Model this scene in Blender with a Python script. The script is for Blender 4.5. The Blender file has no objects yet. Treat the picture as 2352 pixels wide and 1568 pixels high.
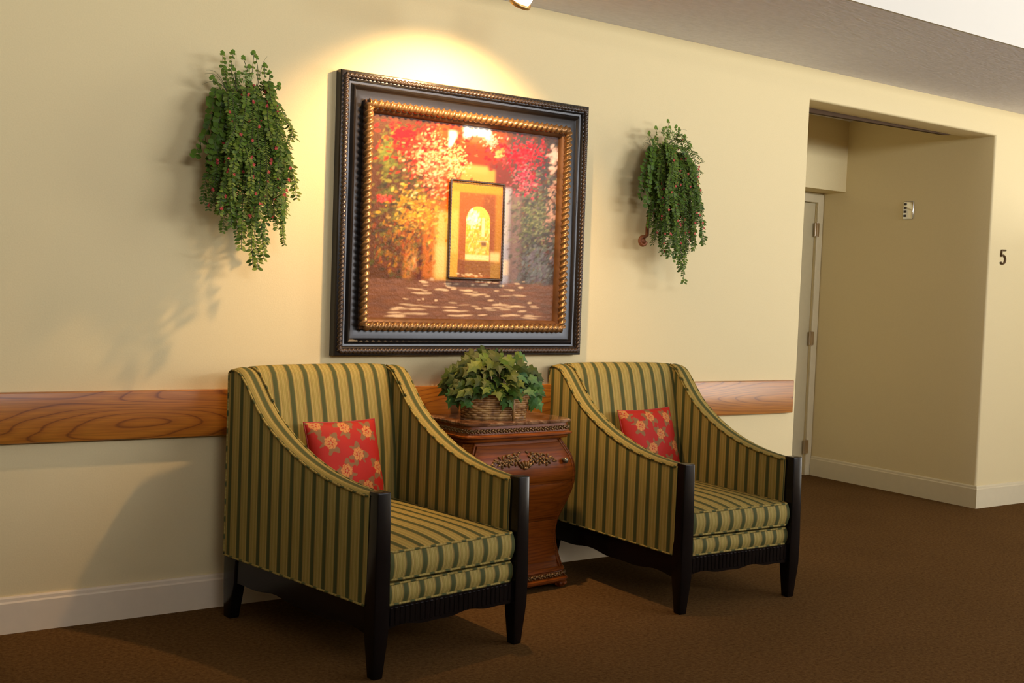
import bpy, bmesh, math, random
import numpy as np
from mathutils import Vector, Matrix

random.seed(7)
C = bpy.context.scene.collection
PI = math.pi

# ------------------------------------------------------------------ camera
CAM = (0.0, -4.1133, 1.2621); YAW, PITCH, ROLL, FPX = 0.5890, 0.0427, 0.0391, 2487.7
cam_d = bpy.data.cameras.new('camera'); cam = bpy.data.objects.new('camera', cam_d); C.objects.link(cam)
bpy.context.scene.camera = cam
cam_d.sensor_width = 36.0; cam_d.sensor_fit = 'HORIZONTAL'; cam_d.lens = FPX / 2352 * 36.0
cam_d.clip_start = 0.05
_f = Vector((math.sin(YAW), math.cos(YAW), 0)); _r = Vector((math.cos(YAW), -math.sin(YAW), 0)); _u = Vector((0, 0, 1))
_f2 = _f*math.cos(PITCH) - _u*math.sin(PITCH); _u2 = _u*math.cos(PITCH) + _f*math.sin(PITCH)
_r3 = _r*math.cos(ROLL) + _u2*math.sin(ROLL); _u3 = _u2*math.cos(ROLL) - _r*math.sin(ROLL)
cam.matrix_world = Matrix(((_r3.x, _u3.x, -_f2.x, CAM[0]), (_r3.y, _u3.y, -_f2.y, CAM[1]), (_r3.z, _u3.z, -_f2.z, CAM[2]), (0, 0, 0, 1)))

# ------------------------------------------------------------------ world, light, exposure
sc = bpy.context.scene
sc.view_settings.view_transform = 'Standard'; sc.view_settings.look = 'None'
sc.view_settings.gamma = 1.0; sc.view_settings.use_curve_mapping = False
sc.view_settings.exposure = 0.11
w = bpy.data.worlds.new('world'); sc.world = w; w.use_nodes = True
w.node_tree.nodes['Background'].inputs[0].default_value = (0.75, 0.85, 1.0, 1)
w.node_tree.nodes['Background'].inputs[1].default_value = 1.0

def area(name, loc, direction, sx, sy, power, col):
    l = bpy.data.lights.new(name, 'AREA'); l.shape = 'RECTANGLE'; l.size = sx; l.size_y = sy
    l.energy = power; l.color = col
    o = bpy.data.objects.new(name, l); C.objects.link(o); o.location = loc
    o.rotation_euler = Vector(direction).to_track_quat('-Z', 'Z').to_euler()
    return o
# daylight through the windows of the wall behind the camera and of the far right wall
area('daylight_front', (6.6, -6.93, 2.38), (0, 1, 0), 4.6, .9, 380, (0.94, 0.96, 1.0))
area('daylight_front_left', (0.8, -6.93, 2.38), (0, 1, 0), 2.0, .9, 150, (0.94, 0.96, 1.0))
area('daylight_right', (11.93, -4.6, 1.45), (-1, 0, .12), 4.2, 2.3, 350, (1.0, 0.92, 0.78))

# ------------------------------------------------------------------ materials
def newmat(name):
    m = bpy.data.materials.new(name); m.use_nodes = True
    nt = m.node_tree; b = nt.nodes['Principled BSDF']
    return m, nt, b
def N(nt, t, **kw):
    n = nt.nodes.new(t)
    for k, v in kw.items():
        if k.startswith('i_'): n.inputs[int(k[2:])].default_value = v
        else: setattr(n, k, v)
    return n
def L(nt, a, b): nt.links.new(a, b)
def ramp(nt, fac, stops, interp='LINEAR'):
    r = nt.nodes.new('ShaderNodeValToRGB'); r.color_ramp.interpolation = interp
    e = r.color_ramp.elements
    while len(e) > 1: e.remove(e[-1])
    e[0].position = stops[0][0]; e[0].color = (*stops[0][1], 1)
    for p, c in stops[1:]:
        x = e.new(p); x.color = (*c, 1)
    L(nt, fac, r.inputs[0]); return r
def bump(nt, b, h, strength, dist=0.01):
    n = nt.nodes.new('ShaderNodeBump'); n.inputs['Strength'].default_value = strength; n.inputs['Distance'].default_value = dist
    L(nt, h, n.inputs['Height']); L(nt, n.outputs[0], b.inputs['Normal'])
def texmap(nt, scale=(1, 1, 1), coord='Object'):
    t = nt.nodes.new('ShaderNodeTexCoord'); mp = nt.nodes.new('ShaderNodeMapping'); mp.inputs['Scale'].default_value = scale
    L(nt, t.outputs[coord], mp.inputs[0]); return mp.outputs[0]
def plain(name, col, rough=0.5, metal=0.0, spec=0.5, noise=0.0, nscale=20, bmp=0.0, coat=0.0):
    m, nt, b = newmat(name)
    b.inputs['Roughness'].default_value = rough; b.inputs['Metallic'].default_value = metal
    b.inputs['Specular IOR Level'].default_value = spec; b.inputs['Coat Weight'].default_value = coat
    v = texmap(nt)
    n = N(nt, 'ShaderNodeTexNoise'); n.inputs['Scale'].default_value = nscale; n.inputs['Detail'].default_value = 4
    L(nt, v, n.inputs['Vector'])
    lo = tuple(c*(1-noise) for c in col); hi = tuple(min(1, c*(1+noise)) for c in col)
    r = ramp(nt, n.outputs[0], [(0.3, lo), (0.7, hi)]); L(nt, r.outputs[0], b.inputs['Base Color'])
    if bmp: bump(nt, b, n.outputs[0], bmp)
    return m

M = {}
M['wall'] = plain('wall_paint', (0.71, 0.585, 0.315), 0.62, spec=0.3, noise=0.02, nscale=180, bmp=0.04)
M['far_wall'] = plain('tan_wall_paint', (0.36, 0.28, 0.17), 0.7)
M['white'] = plain('trim_paint', (0.74, 0.62, 0.43), 0.45, noise=0.02)
M['alcove_trim'] = plain('alcove_trim_paint', (0.66, 0.57, 0.36), 0.45, noise=0.02)
M['door'] = plain('door_paint', (0.58, 0.50, 0.30), 0.5, noise=0.02)
M['header_strip'] = plain('brown_strip', (0.06, 0.030, 0.010), 0.7, spec=.2)
M['steel'] = plain('hinge_metal', (0.55, 0.45, 0.33), 0.3, metal=1)
M['chrome'] = plain('chrome', (0.8, 0.8, 0.78), 0.12, metal=1)
M['dark'] = plain('dark_mark', (0.03, 0.02, 0.015), 0.4)
M['number'] = plain('bronze_number', (0.10, 0.055, 0.02), 0.4, metal=0.4)
M['black'] = plain('ebony_lacquer', (0.004, 0.003, 0.003), 0.20, spec=0.32, noise=0.2)
M['frame'] = plain('black_bronze', (0.012, 0.009, 0.007), 0.30, spec=0.5, noise=0.2)
M['frame_rope'] = plain('dark_rope', (0.045, 0.026, 0.014), 0.35, spec=0.6, noise=0.3)
M['gold'] = plain('antique_gold', (0.27, 0.145, 0.052), 0.30, metal=0.55, noise=0.2)
M['carving'] = plain('carved_gilt', (0.16, 0.085, 0.025), 0.35, metal=0.3, noise=0.35, nscale=60)
M['rust'] = plain('rust_metal', (0.22, 0.07, 0.02), 0.5, metal=0.3, noise=0.3)
M['knob'] = plain('pewter', (0.18, 0.16, 0.11), 0.3, metal=0.7)
M['stem'] = plain('stem_green', (0.06, 0.07, 0.02), 0.7, noise=0.2)

def ceiling_mat():
    m, nt, b = newmat('knockdown_ceiling')
    b.inputs['Roughness'].default_value = 0.85
    v = texmap(nt, (22, 70, 22))
    n = N(nt, 'ShaderNodeTexNoise'); n.inputs['Scale'].default_value = 1.0; n.inputs['Detail'].default_value = 5
    L(nt, v, n.inputs['Vector'])
    r = ramp(nt, n.outputs[0], [(0.3, (0.82, 0.82, 0.92)), (0.7, (0.90, 0.90, 1.0))]); L(nt, r.outputs[0], b.inputs['Base Color'])
    bump(nt, b, n.outputs[0], 0.5, 0.01)
    return m
M['ceiling'] = ceiling_mat()
def carpet_mat():
    m, nt, b = newmat('brown_carpet')
    b.inputs['Roughness'].default_value = 0.95; b.inputs['Specular IOR Level'].default_value = 0.1
    b.inputs['Specular IOR Level'].default_value = 0.02
    v = texmap(nt)
    n = N(nt, 'ShaderNodeTexNoise'); n.inputs['Scale'].default_value = 70; n.inputs['Detail'].default_value = 8; n.inputs['Roughness'].default_value = 0.8
    n2 = N(nt, 'ShaderNodeTexNoise'); n2.inputs['Scale'].default_value = 2.0; n2.inputs['Detail'].default_value = 2
    L(nt, v, n.inputs['Vector']); L(nt, v, n2.inputs['Vector'])
    r = ramp(nt, n.outputs[0], [(0.32, (0.062, 0.030, 0.008)), (0.68, (0.185, 0.098, 0.031))])
    r2 = ramp(nt, n2.outputs[0], [(0.3, (0.9, 0.9, 0.9)), (0.7, (1, 1, 1))])
    mx = N(nt, 'ShaderNodeMix', data_type='RGBA', blend_type='MULTIPLY'); mx.inputs[0].default_value = 1
    L(nt, r.outputs[0], mx.inputs[6]); L(nt, r2.outputs[0], mx.inputs[7]); L(nt, mx.outputs[2], b.inputs['Base Color'])
    bump(nt, b, n.outputs[0], 0.6, 0.006)
    return m
M['carpet'] = carpet_mat()
def wood_mat(name, c0, c1, c2, rough, along='x', freq=1.0, coat=0.3, spec=0.5):
    # plain-sawn grain: rings distorted by stretched noise
    m, nt, b = newmat(name)
    b.inputs['Roughness'].default_value = rough; b.inputs['Coat Weight'].default_value = coat; b.inputs['Coat Roughness'].default_value = 0.28
    b.inputs['Specular IOR Level'].default_value = spec
    sc_ = {'x': (0.9, 8, 8), 'z': (8, 8, 0.9)}[along]
    v = texmap(nt, tuple(s*freq for s in sc_))
    n = N(nt, 'ShaderNodeTexNoise'); n.inputs['Scale'].default_value = 1.0; n.inputs['Detail'].default_value = 1.5; n.inputs['Roughness'].default_value = 0.35
    L(nt, v, n.inputs['Vector'])
    mul = N(nt, 'ShaderNodeMath', operation='MULTIPLY'); mul.inputs[1].default_value = 26; L(nt, n.outputs[0], mul.inputs[0])
    fr = N(nt, 'ShaderNodeMath', operation='FRACT'); L(nt, mul.outputs[0], fr.inputs[0])
    r = ramp(nt, fr.outputs[0], [(0.0, c1), (0.5, c2), (0.82, c1), (0.93, c0), (1.0, c1)])
    sc2 = {'x': (6, 260, 260), 'z': (260, 260, 6)}[along]
    v2 = texmap(nt, sc2)
    g = N(nt, 'ShaderNodeTexNoise'); g.inputs['Scale'].default_value = 1.0; g.inputs['Detail'].default_value = 3; L(nt, v2, g.inputs['Vector'])
    r2 = ramp(nt, g.outputs[0], [(0.35, (0.72, 0.72, 0.72)), (0.6, (1, 1, 1))])
    mx = N(nt, 'ShaderNodeMix', data_type='RGBA', blend_type='MULTIPLY'); mx.inputs[0].default_value = 1
    L(nt, r.outputs[0], mx.inputs[6]); L(nt, r2.outputs[0], mx.inputs[7]); L(nt, mx.outputs[2], b.inputs['Base Color'])
    return m
M['oak'] = wood_mat('honey_oak', (0.19, 0.052, 0.005), (0.39, 0.128, 0.010), (0.46, 0.165, 0.014), 0.45, 'x', .75, coat=0.6, spec=.3)
M['cherry'] = wood_mat('cherry_wood', (0.14, 0.030, 0.003), (0.19, 0.044, 0.0035), (0.23, 0.057, 0.005), 0.36, 'x', 0.8, coat=0.0, spec=.22)
def marble_mat():
    m, nt, b = newmat('brown_marble')
    b.inputs['Roughness'].default_value = 0.12
    v = texmap(nt)
    n = N(nt, 'ShaderNodeTexNoise'); n.inputs['Scale'].default_value = 9; n.inputs['Detail'].default_value = 8; n.inputs['Distortion'].default_value = 1.2
    L(nt, v, n.inputs['Vector'])
    r = ramp(nt, n.outputs[0], [(0.3, (0.035, 0.014, 0.007)), (0.48, (0.12, 0.05, 0.022)), (0.55, (0.26, 0.15, 0.08)), (0.62, (0.10, 0.04, 0.018)), (0.8, (0.17, 0.07, 0.03))])
    L(nt, r.outputs[0], b.inputs['Base Color']); return m
M['marble'] = marble_mat()
def stripe_mat(name='striped_upholstery'):
    # UV.x is the distance across the stripes in metres
    m, nt, b = newmat(name)
    b.inputs['Roughness'].default_value = 0.7; b.inputs['Specular IOR Level'].default_value = 0.12
    uv = N(nt, 'ShaderNodeUVMap'); uv.uv_map = 'UVMap'
    sp = N(nt, 'ShaderNodeSeparateXYZ'); L(nt, uv.outputs[0], sp.inputs[0])
    d = N(nt, 'ShaderNodeMath', operation='DIVIDE'); d.inputs[1].default_value = 0.067; L(nt, sp.outputs[0], d.inputs[0])
    a = N(nt, 'ShaderNodeMath', operation='ADD'); a.inputs[1].default_value = 50.5; L(nt, d.outputs[0], a.inputs[0])
    fr = N(nt, 'ShaderNodeMath', operation='FRACT'); L(nt, a.outputs[0], fr.inputs[0])
    gr = (0.085, 0.092, 0.030); ol = (0.33, 0.255, 0.066); ln = (0.43, 0.32, 0.10); br = (0.24, 0.155, 0.042); o2 = (0.29, 0.225, 0.056)
    r = ramp(nt, fr.outputs[0], [(0.0, ol), (0.05, ln), (0.075, o2), (0.17, ol), (0.19, br), (0.22, ln), (0.245, ol), (0.33, br), (0.36, gr),
                                 (0.44, (0.068, 0.075, 0.024)), (0.62, gr), (0.65, br), (0.68, ol), (0.76, ln), (0.785, br), (0.81, ol), (0.90, o2), (0.96, ln), (0.98, ol)])
    t = N(nt, 'ShaderNodeTexNoise'); t.inputs['Scale'].default_value = 500
    L(nt, texmap(nt), t.inputs['Vector'])
    r2 = ramp(nt, t.outputs[0], [(0.3, (0.86, 0.86, 0.86)), (0.7, (1, 1, 1))])
    mx = N(nt, 'ShaderNodeMix', data_type='RGBA', blend_type='MULTIPLY'); mx.inputs[0].default_value = 1
    L(nt, r.outputs[0], mx.inputs[6]); L(nt, r2.outputs[0], mx.inputs[7]); L(nt, mx.outputs[2], b.inputs['Base Color'])
    bump(nt, b, t.outputs[0], 0.1, 0.002)
    return m
M['stripe'] = stripe_mat()
def vcol_mat(name, rough=0.5, spec=0.5, trans=0.0, bmp=0.0):
    m, nt, b = newmat(name)
    a = N(nt, 'ShaderNodeVertexColor'); a.layer_name = 'Col'; L(nt, a.outputs[0], b.inputs['Base Color'])
    b.inputs['Roughness'].default_value = rough; b.inputs['Specular IOR Level'].default_value = spec
    if bmp:
        n = N(nt, 'ShaderNodeTexNoise'); n.inputs['Scale'].default_value = 90; n.inputs['Detail'].default_value = 4
        L(nt, texmap(nt), n.inputs['Vector']); bump(nt, b, n.outputs[0], bmp, 0.004)
    return m
M['leaf'] = vcol_mat('leaf_green', 0.55, 0.25)
M['painting'] = vcol_mat('oil_paint', 0.36, 0.16, bmp=0.35)
M['pillow'] = vcol_mat('red_floral_fabric', 0.65, 0.25)
def wicker_mat():
    m, nt, b = newmat('wicker')
    b.inputs['Roughness'].default_value = 0.45
    n = N(nt, 'ShaderNodeTexNoise'); n.inputs['Scale'].default_value = 40; L(nt, texmap(nt), n.inputs['Vector'])
    r = ramp(nt, n.outputs[0], [(0.3, (0.16, 0.065, 0.015)), (0.55, (0.36, 0.18, 0.05)), (0.7, (0.48, 0.28, 0.09))])
    L(nt, r.outputs[0], b.inputs['Base Color']); return m
M['wicker'] = wicker_mat()
def glow_mat():
    m, nt, b = newmat('frosted_lamp_glass')
    b.inputs['Base Color'].default_value = (0.95, 0.9, 0.85, 1); b.inputs['Roughness'].default_value = 0.4
    b.inputs['Emission Color'].default_value = (1.0, 0.86, 0.72, 1); b.inputs['Emission Strength'].default_value = 2.5
    return m
M['glow'] = glow_mat()
M['rim_glow'] = plain('amber_rim_glow', (0.75, 0.45, 0.15), 0.3, metal=0.8)  # orange lamplight in the rim, painted as its amber colour
M['glass'] = plain('window_glass', (0.9, 0.9, 0.9), 0.05); 

# ------------------------------------------------------------------ mesh helpers
def link_mesh(name, me, mat, parent=None):
    o = bpy.data.objects.new(name, me); C.objects.link(o)
    for mm in (mat if isinstance(mat, (list, tuple)) else [mat]): me.materials.append(mm)
    if parent is not None: o.parent = parent
    return o
def obj(name, bm, mat, parent=None, smooth=False, angle=None):
    me = bpy.data.meshes.new(name); bm.normal_update(); bm.to_mesh(me); bm.free()
    if smooth or angle:
        for p_ in me.polygons: p_.use_smooth = True
        if angle: me.set_sharp_from_angle(angle=math.radians(angle))
    return link_mesh(name, me, mat, parent)
def mesh_np(name, V, F, mat, parent=None, smooth=True, cols=None, uvs=None, angle=None):
    me = bpy.data.meshes.new(name); me.from_pydata([tuple(v) for v in V], [], [tuple(f) for f in F]); me.update()
    if smooth:
        for p_ in me.polygons: p_.use_smooth = True
        if angle: me.set_sharp_from_angle(angle=math.radians(angle))
    if cols is not None:
        a = me.color_attributes.new('Col', 'FLOAT_COLOR', 'POINT')
        arr = np.ones((len(V), 4), np.float32); arr[:, :3] = cols; a.data.foreach_set('color', arr.ravel())
    if uvs is not None:
        ul = me.uv_layers.new(name='UVMap')
        for i, q in enumerate(uvs): ul.data[i].uv = q
    return link_mesh(name, me, mat, parent)
def box(bm, x0, x1, y0, y1, z0, z1, bev=0.0, seg=2):
    vs = [bm.verts.new((x, y, z)) for x in (x0, x1) for y in (y0, y1) for z in (z0, z1)]
    fs = [bm.faces.new([vs[i] for i in q]) for q in ((0, 1, 3, 2), (4, 6, 7, 5), (0, 4, 5, 1), (2, 3, 7, 6), (0, 2, 6, 4), (1, 5, 7, 3))]
    if bev:
        es = list({e for f in fs for e in f.edges})
        bmesh.ops.bevel(bm, geom=es, offset=bev, segments=seg, affect='EDGES', profile=0.5)
def prism(bm, pts, a0, a1, axis='y', bev=0.0, seg=3, bevel_filter=None):
    # pts: outline in the two other axes (x,z for axis y; x,y for axis z; y,z for axis x)
    def P(p, a):
        return {'y': (p[0], a, p[1]), 'z': (p[0], p[1], a), 'x': (a, p[0], p[1])}[axis]
    A = [bm.verts.new(P(p, a0)) for p in pts]; B = [bm.verts.new(P(p, a1)) for p in pts]
    fs = [bm.faces.new(A), bm.faces.new(B[::-1])]
    n = len(pts)
    for i in range(n): fs.append(bm.faces.new((A[i], A[(i+1) % n], B[(i+1) % n], B[i])))
    bmesh.ops.recalc_face_normals(bm, faces=fs)
    if bev:
        es = {e for f in fs for e in f.edges}
        if bevel_filter: es = [e for e in es if bevel_filter(e)]
        bmesh.ops.bevel(bm, geom=list(es), offset=bev, segments=seg, affect='EDGES', profile=0.5)
def tube_np(P, r, n=8, closed=False, rfun=None):
    P = np.array(P, float); m = len(P)
    T = np.zeros_like(P)
    if closed: T = np.roll(P, -1, 0) - np.roll(P, 1, 0)
    else: T[1:-1] = P[2:]-P[:-2]; T[0] = P[1]-P[0]; T[-1] = P[-1]-P[-2]
    T /= np.linalg.norm(T, axis=1)[:, None] + 1e-12
    ref = np.array([0, 0, 1.]) if abs(T[0][2]) < .9 else np.array([1., 0, 0])
    u = np.cross(T[0], ref); u /= np.linalg.norm(u)
    V = []; S = np.concatenate([[0], np.cumsum(np.linalg.norm(np.diff(P, axis=0), axis=1))])
    for i in range(m):
        u = u - T[i]*(u@T[i]); u /= np.linalg.norm(u)+1e-12; v = np.cross(T[i], u)
        for k in range(n):
            a = 2*PI*k/n; rr = r if rfun is None else rfun(S[i], a)
            V.append(P[i]+rr*(math.cos(a)*u+math.sin(a)*v))
    F = []
    for i in range(m if closed else m-1):
        j = (i+1) % m
        for k in range(n): F.append((i*n+k, i*n+(k+1) % n, j*n+(k+1) % n, j*n+k))
    if not closed: F.append(tuple(range(n))[::-1]); F.append(tuple((m-1)*n+k for k in range(n)))
    return V, F, S
class Acc:
    def __init__(s): s.V = []; s.F = []; s.C = []; s.U = []
    def add(s, V, F, col=None, uv=None):
        o = len(s.V); s.V.extend([tuple(v) for v in V]); s.F.extend([tuple(i+o for i in f) for f in F])
        if col is not None: s.C.extend([col]*len(V) if not isinstance(col, list) else col)
        if uv is not None: s.U.extend(uv)
    def build(s, name, mat, parent=None, smooth=True, angle=None):
        return mesh_np(name, s.V, s.F, mat, parent, smooth, s.C or None, s.U or None, angle)
def tube_uv(A, P, r, n=8, closed=False):
    V, F, S = tube_np(P, r, n, closed)
    tot = S[-1]; uv = []
    for f in F:
        for i in f:
            s_ = S[i//n]
            uv.append((s_, 0))
    A.add(V, F, uv=uv)
def ellipsoid(c, r, rot=None, nu=10, nv=8):
    V = []; F = []
    for j in range(nv+1):
        th = PI*j/nv
        for i in range(nu):
            ph = 2*PI*i/nu
            v = Vector((r[0]*math.sin(th)*math.cos(ph), r[1]*math.sin(th)*math.sin(ph), r[2]*math.cos(th)))
            if rot is not None: v = rot @ v
            V.append(v+Vector(c))
    for j in range(nv):
        for i in range(nu): F.append((j*nu+i, (j+1)*nu+i, (j+1)*nu+(i+1) % nu, j*nu+(i+1) % nu))
    return V, F
def lathe(prof, n=24, c=(0, 0, 0)):
    V = [(c[0]+r*math.cos(2*PI*k/n), c[1]+r*math.sin(2*PI*k/n), c[2]+z) for r, z in prof for k in range(n)]
    F = [(i*n+k, i*n+(k+1) % n, (i+1)*n+(k+1) % n, (i+1)*n+k) for i in range(len(prof)-1) for k in range(n)]
    F.append(tuple(range(n))[::-1]); F.append(tuple((len(prof)-1)*n+k for k in range(n)))
    return V, F
def empty(name, loc, rz=0.0):
    o = bpy.data.objects.new(name, None); C.objects.link(o); o.location = loc; o.rotation_euler = (0, 0, rz); o.empty_display_size = 0.1
    return o
def tag(o, label, cat, group=None):
    o['label'] = label; o['category'] = cat
    if group: o['group'] = group
    return o
def struct(o, label=None):
    o['kind'] = 'structure'
    if label: o['label'] = label
    return o
def sstep(a, b, x): 
    t = np.clip((x-a)/(b-a), 0, 1); return t*t*(3-2*t)

# ------------------------------------------------------------------ the room
XL, XR, YF, HC = -2.5, 12.0, -7.0, 2.57
OPL, OPR, OPT, WT = 4.661, 6.4075, 2.400, 0.173
YB = 1.378; HT = 3.05; YFAS = -0.99
def sbox(name, *a, mat='wall', bev=0.0, label=None):
    bm = bmesh.new(); box(bm, *a, bev=bev); return struct(obj(name, bm, M[mat], angle=40), label)
sbox('floor', XL-.1, XR+.1, YF-.1, YB+.1, -0.06, 0, mat='carpet', label='brown cut pile carpet over the whole floor')
sbox('ceiling', XL, XR, YFAS, WT, HC, HC+.05, mat='ceiling', label='textured off-white ceiling strip along the wall')
# raised tray of the ceiling and its fascia
sbox('ceiling_tray', XL-.1, XR+.1, YF-.1, YFAS, HT, HT+.05, mat='ceiling', label='raised part of the ceiling nearer the room')
bm = bmesh.new(); box(bm, XL, XR, YFAS-.014, YFAS, HC, HT)
struct(obj('trim_fascia', bm, plain('fascia_paint', (0.60, 0.565, 0.48), 0.6)), 'cream fascia where the ceiling steps up')
# long wall with the opening
bm = bmesh.new()
prism(bm, [(XL, 0), (OPL, 0), (OPL, OPT), (OPR, OPT), (OPR, 0), (XR, 0), (XR, HC), (XL, HC)], 0, WT, 'y', bev=0.016, seg=4,
      bevel_filter=lambda e: all(abs(v.co.y) < 1e-5 for v in e.verts) and all(OPL-.01 < v.co.x < OPR+.01 for v in e.verts) and all(v.co.z < OPT+.01 for v in e.verts) and not all(v.co.z < .01 for v in e.verts))
struct(obj('wall_back', bm, M['wall'], angle=35), 'long cream yellow wall behind the armchairs')
# alcove
sbox('wall_alcove_right', OPR, OPR+.1, WT, YB+.1, 0, HC+.05, label='right side wall of the alcove')
sbox('wall_alcove_left', OPL-.1, OPL, WT, YB+.1, 0, HC+.05, label='left side wall of the alcove')
sbox('ceiling_alcove', OPL-.1, OPR+.1, WT, YB+.1, HC+.05, HC+.1, mat='ceiling', label='ceiling inside the alcove')
bm = bmesh.new()
DX0, DX1, DT = 5.45, 6.345, 2.035
prism(bm, [(OPL, 0), (DX0, 0), (DX0, DT), (DX1, DT), (DX1, 0), (OPR, 0), (OPR, HC+.05), (OPL, HC+.05)], YB, YB+.1, 'y')
struct(obj('wall_alcove_back', bm, M['wall']), 'end wall of the alcove with the door')
sbox('wall_soffit', OPL, OPR, 1.17, YB, 2.108, HC+.05, label='boxed soffit above the alcove door')
# thin dark brown strip, tapering to the right, under the rear edge of the header
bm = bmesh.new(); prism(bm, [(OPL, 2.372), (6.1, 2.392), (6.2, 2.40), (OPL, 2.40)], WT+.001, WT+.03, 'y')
struct(obj('opening_strip', bm, M['header_strip']), 'thin dark brown strip behind the opening header')
# other walls of the room, with windows
bm = bmesh.new(); prism(bm, [(YF, 0), (WT, 0), (WT, HT), (YF, HT)], XL-.1, XL, 'x'); struct(obj('wall_left', bm, M['far_wall']))
def wall_with_windows(name, span, wins, fixed, axis):
    bm = bmesh.new(); a = span[0]
    z0, z1 = wins[0][2], wins[0][3]
    def b(u0, u1, zz0, zz1):
        if axis == 'x': box(bm, u0, u1, fixed[0], fixed[1], zz0, zz1)
        else: box(bm, fixed[0], fixed[1], u0, u1, zz0, zz1)
    for (u0, u1, z0, z1) in wins:
        b(a, u0, 0, HT); b(u0, u1, 0, z0); b(u0, u1, z1, HT); a = u1
    b(a, span[1], 0, HT)
    return struct(obj(name, bm, M['far_wall']))
wall_with_windows('wall_front', (XL, XR), [(-.25, 1.85, 1.9, 2.87), (4.25, 8.95, 1.9, 2.87)], (YF-.1, YF), 'x')
wall_with_windows('wall_right', (YF, WT), [(-6.75, -2.45, .25, 2.65)], (XR, XR+.1), 'y')
sbox('blocker_partition', XL, 6.8, -5.68, -5.55, 0, 2.17, mat='far_wall', label='partition added behind the camera to block low window light')  # unseen partition, added to keep window light off the lower wall
sbox('blocker_stub', 7.2, 7.32, -.85, 0, 0, 1.80, label='low wing wall added beyond the right edge of the view to shade the wall')  # unseen wing wall, added to shade the wall right of the alcove
def window(name, u0, u1, z0, z1, fixed, axis, n):
    bm = bmesh.new(); t = .05
    def b(a, c, zz0, zz1):
        if axis == 'x': box(bm, a, c, fixed[0], fixed[1], zz0, zz1)
        else: box(bm, fixed[0], fixed[1], a, c, zz0, zz1)
    b(u0, u1, z0, z0+t); b(u0, u1, z1-t, z1)
    for i in range(n+1):
        x = u0+(u1-u0-t)*i/n; b(x, x+t, z0+t, z1-t)
    return struct(obj(name, bm, M['white']))
window('window_1', 4.25, 8.95, 1.9, 2.87, (YF-.1, YF-.03), 'x', 3)
window('window_2', -.25, 1.85, 1.9, 2.87, (YF-.1, YF-.03), 'x', 2)
window('window_3', -6.75, -2.45, .25, 2.65, (XR+.03, XR+.1), 'y', 2)

# baseboards: a board with an eased, stepped top
def baseboard(name, pts, h, mat, label, t=0.016):
    # pts: line on the floor along the wall; the board grows to the right of the direction of travel
    V = []; F = []
    prof = [(0, 0), (t, 0), (t, h-.022), (t-.004, h-.016), (t-.005, h-.006), (t-.009, h), (0, h)]
    n = len(prof); P = [Vector((p[0], p[1], 0)) for p in pts]
    for i, p in enumerate(P):
        d0 = (P[i]-P[i-1]).normalized() if i else (P[1]-P[0]).normalized()
        d1 = (P[i+1]-P[i]).normalized() if i < len(P)-1 else d0
        n0 = Vector((d0.y, -d0.x, 0)); n1 = Vector((d1.y, -d1.x, 0)); nn = (n0+n1).normalized(); k = 1/max(.3, nn.dot(n0))
        for a, z in prof: V.append(p+nn*a*k+Vector((0, 0, z)))
    for i in range(len(P)-1):
        for k in range(n-1): F.append((i*n+k, i*n+k+1, (i+1)*n+k+1, (i+1)*n+k))
    F.append(tuple(range(n))); F.append(tuple((len(P)-1)*n+k for k in range(n))[::-1])
    return struct(mesh_np(name, V, F, mat, smooth=False), label)
baseboard('baseboard_back', [(XL, 0), (OPL-.01, 0)], .130, M['white'], 'off-white baseboard behind the armchairs')
baseboard('baseboard_alcove', [(OPR, YB-.02), (OPR, 0), (XR, 0)], .146, M['alcove_trim'], 'cream baseboard running round the alcove corner')

# door at the end of the alcove
bm = bmesh.new(); box(bm, DX0+.004, DX1-.004, YB+.012, YB+.05, .008, DT-.004)
d = struct(obj('door_1', bm, M['door']), 'cream painted door at the end of the alcove')
bm = bmesh.new()
prism(bm, [(DX0-.06, 0), (DX0, 0), (DX0, DT), (DX1, DT), (DX1, 0), (DX1+.058, 0), (DX1+.058, DT+.06), (DX0-.06, DT+.06)], YB-.016, YB, 'y', bev=.003, seg=1)
obj('door_casing', bm, M['alcove_trim'], d)
for z in (1.835, 1.027, .214):
    A = Acc(); V, F, S = tube_np([(DX1-.002, YB-.012, z-.055+i*.022) for i in range(6)], .008, 10); A.add(V, F)
    b2 = bmesh.new(); box(b2, DX1-.024, DX1+.020, YB-.0195, YB-.006, z-.05, z+.05, .002, 1)
    me_ = bpy.data.meshes.new('x'); b2.to_mesh(me_); b2.free(); A.add([v.co.copy() for v in me_.vertices], [tuple(p.vertices) for p in me_.polygons])
    A.build('hinge', M['steel'], d, smooth=False)
bm = bmesh.new(); V, F = lathe([(.022, 0), (.022, .006), (.01, .01), (.01, .03), (.026, .045), (.028, .058), (.018, .07), (.001, .072)], 16)
for i in range(len(V)): V[i] = (DX0+.07+V[i][0], YB+.012-V[i][2], .95+V[i][1])
mesh_np('door_handle', V, F, M['steel'], d)

# ------------------------------------------------------------------ oak wall rail
bm = bmesh.new(); box(bm, XL, 4.604, -.034, 0, .676, .855, .005, 2)
rail = tag(obj('wall_rail', bm, M['oak'], angle=40), 'flat honey oak crash rail running along the cream wall behind the chairs', 'rail')

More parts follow.
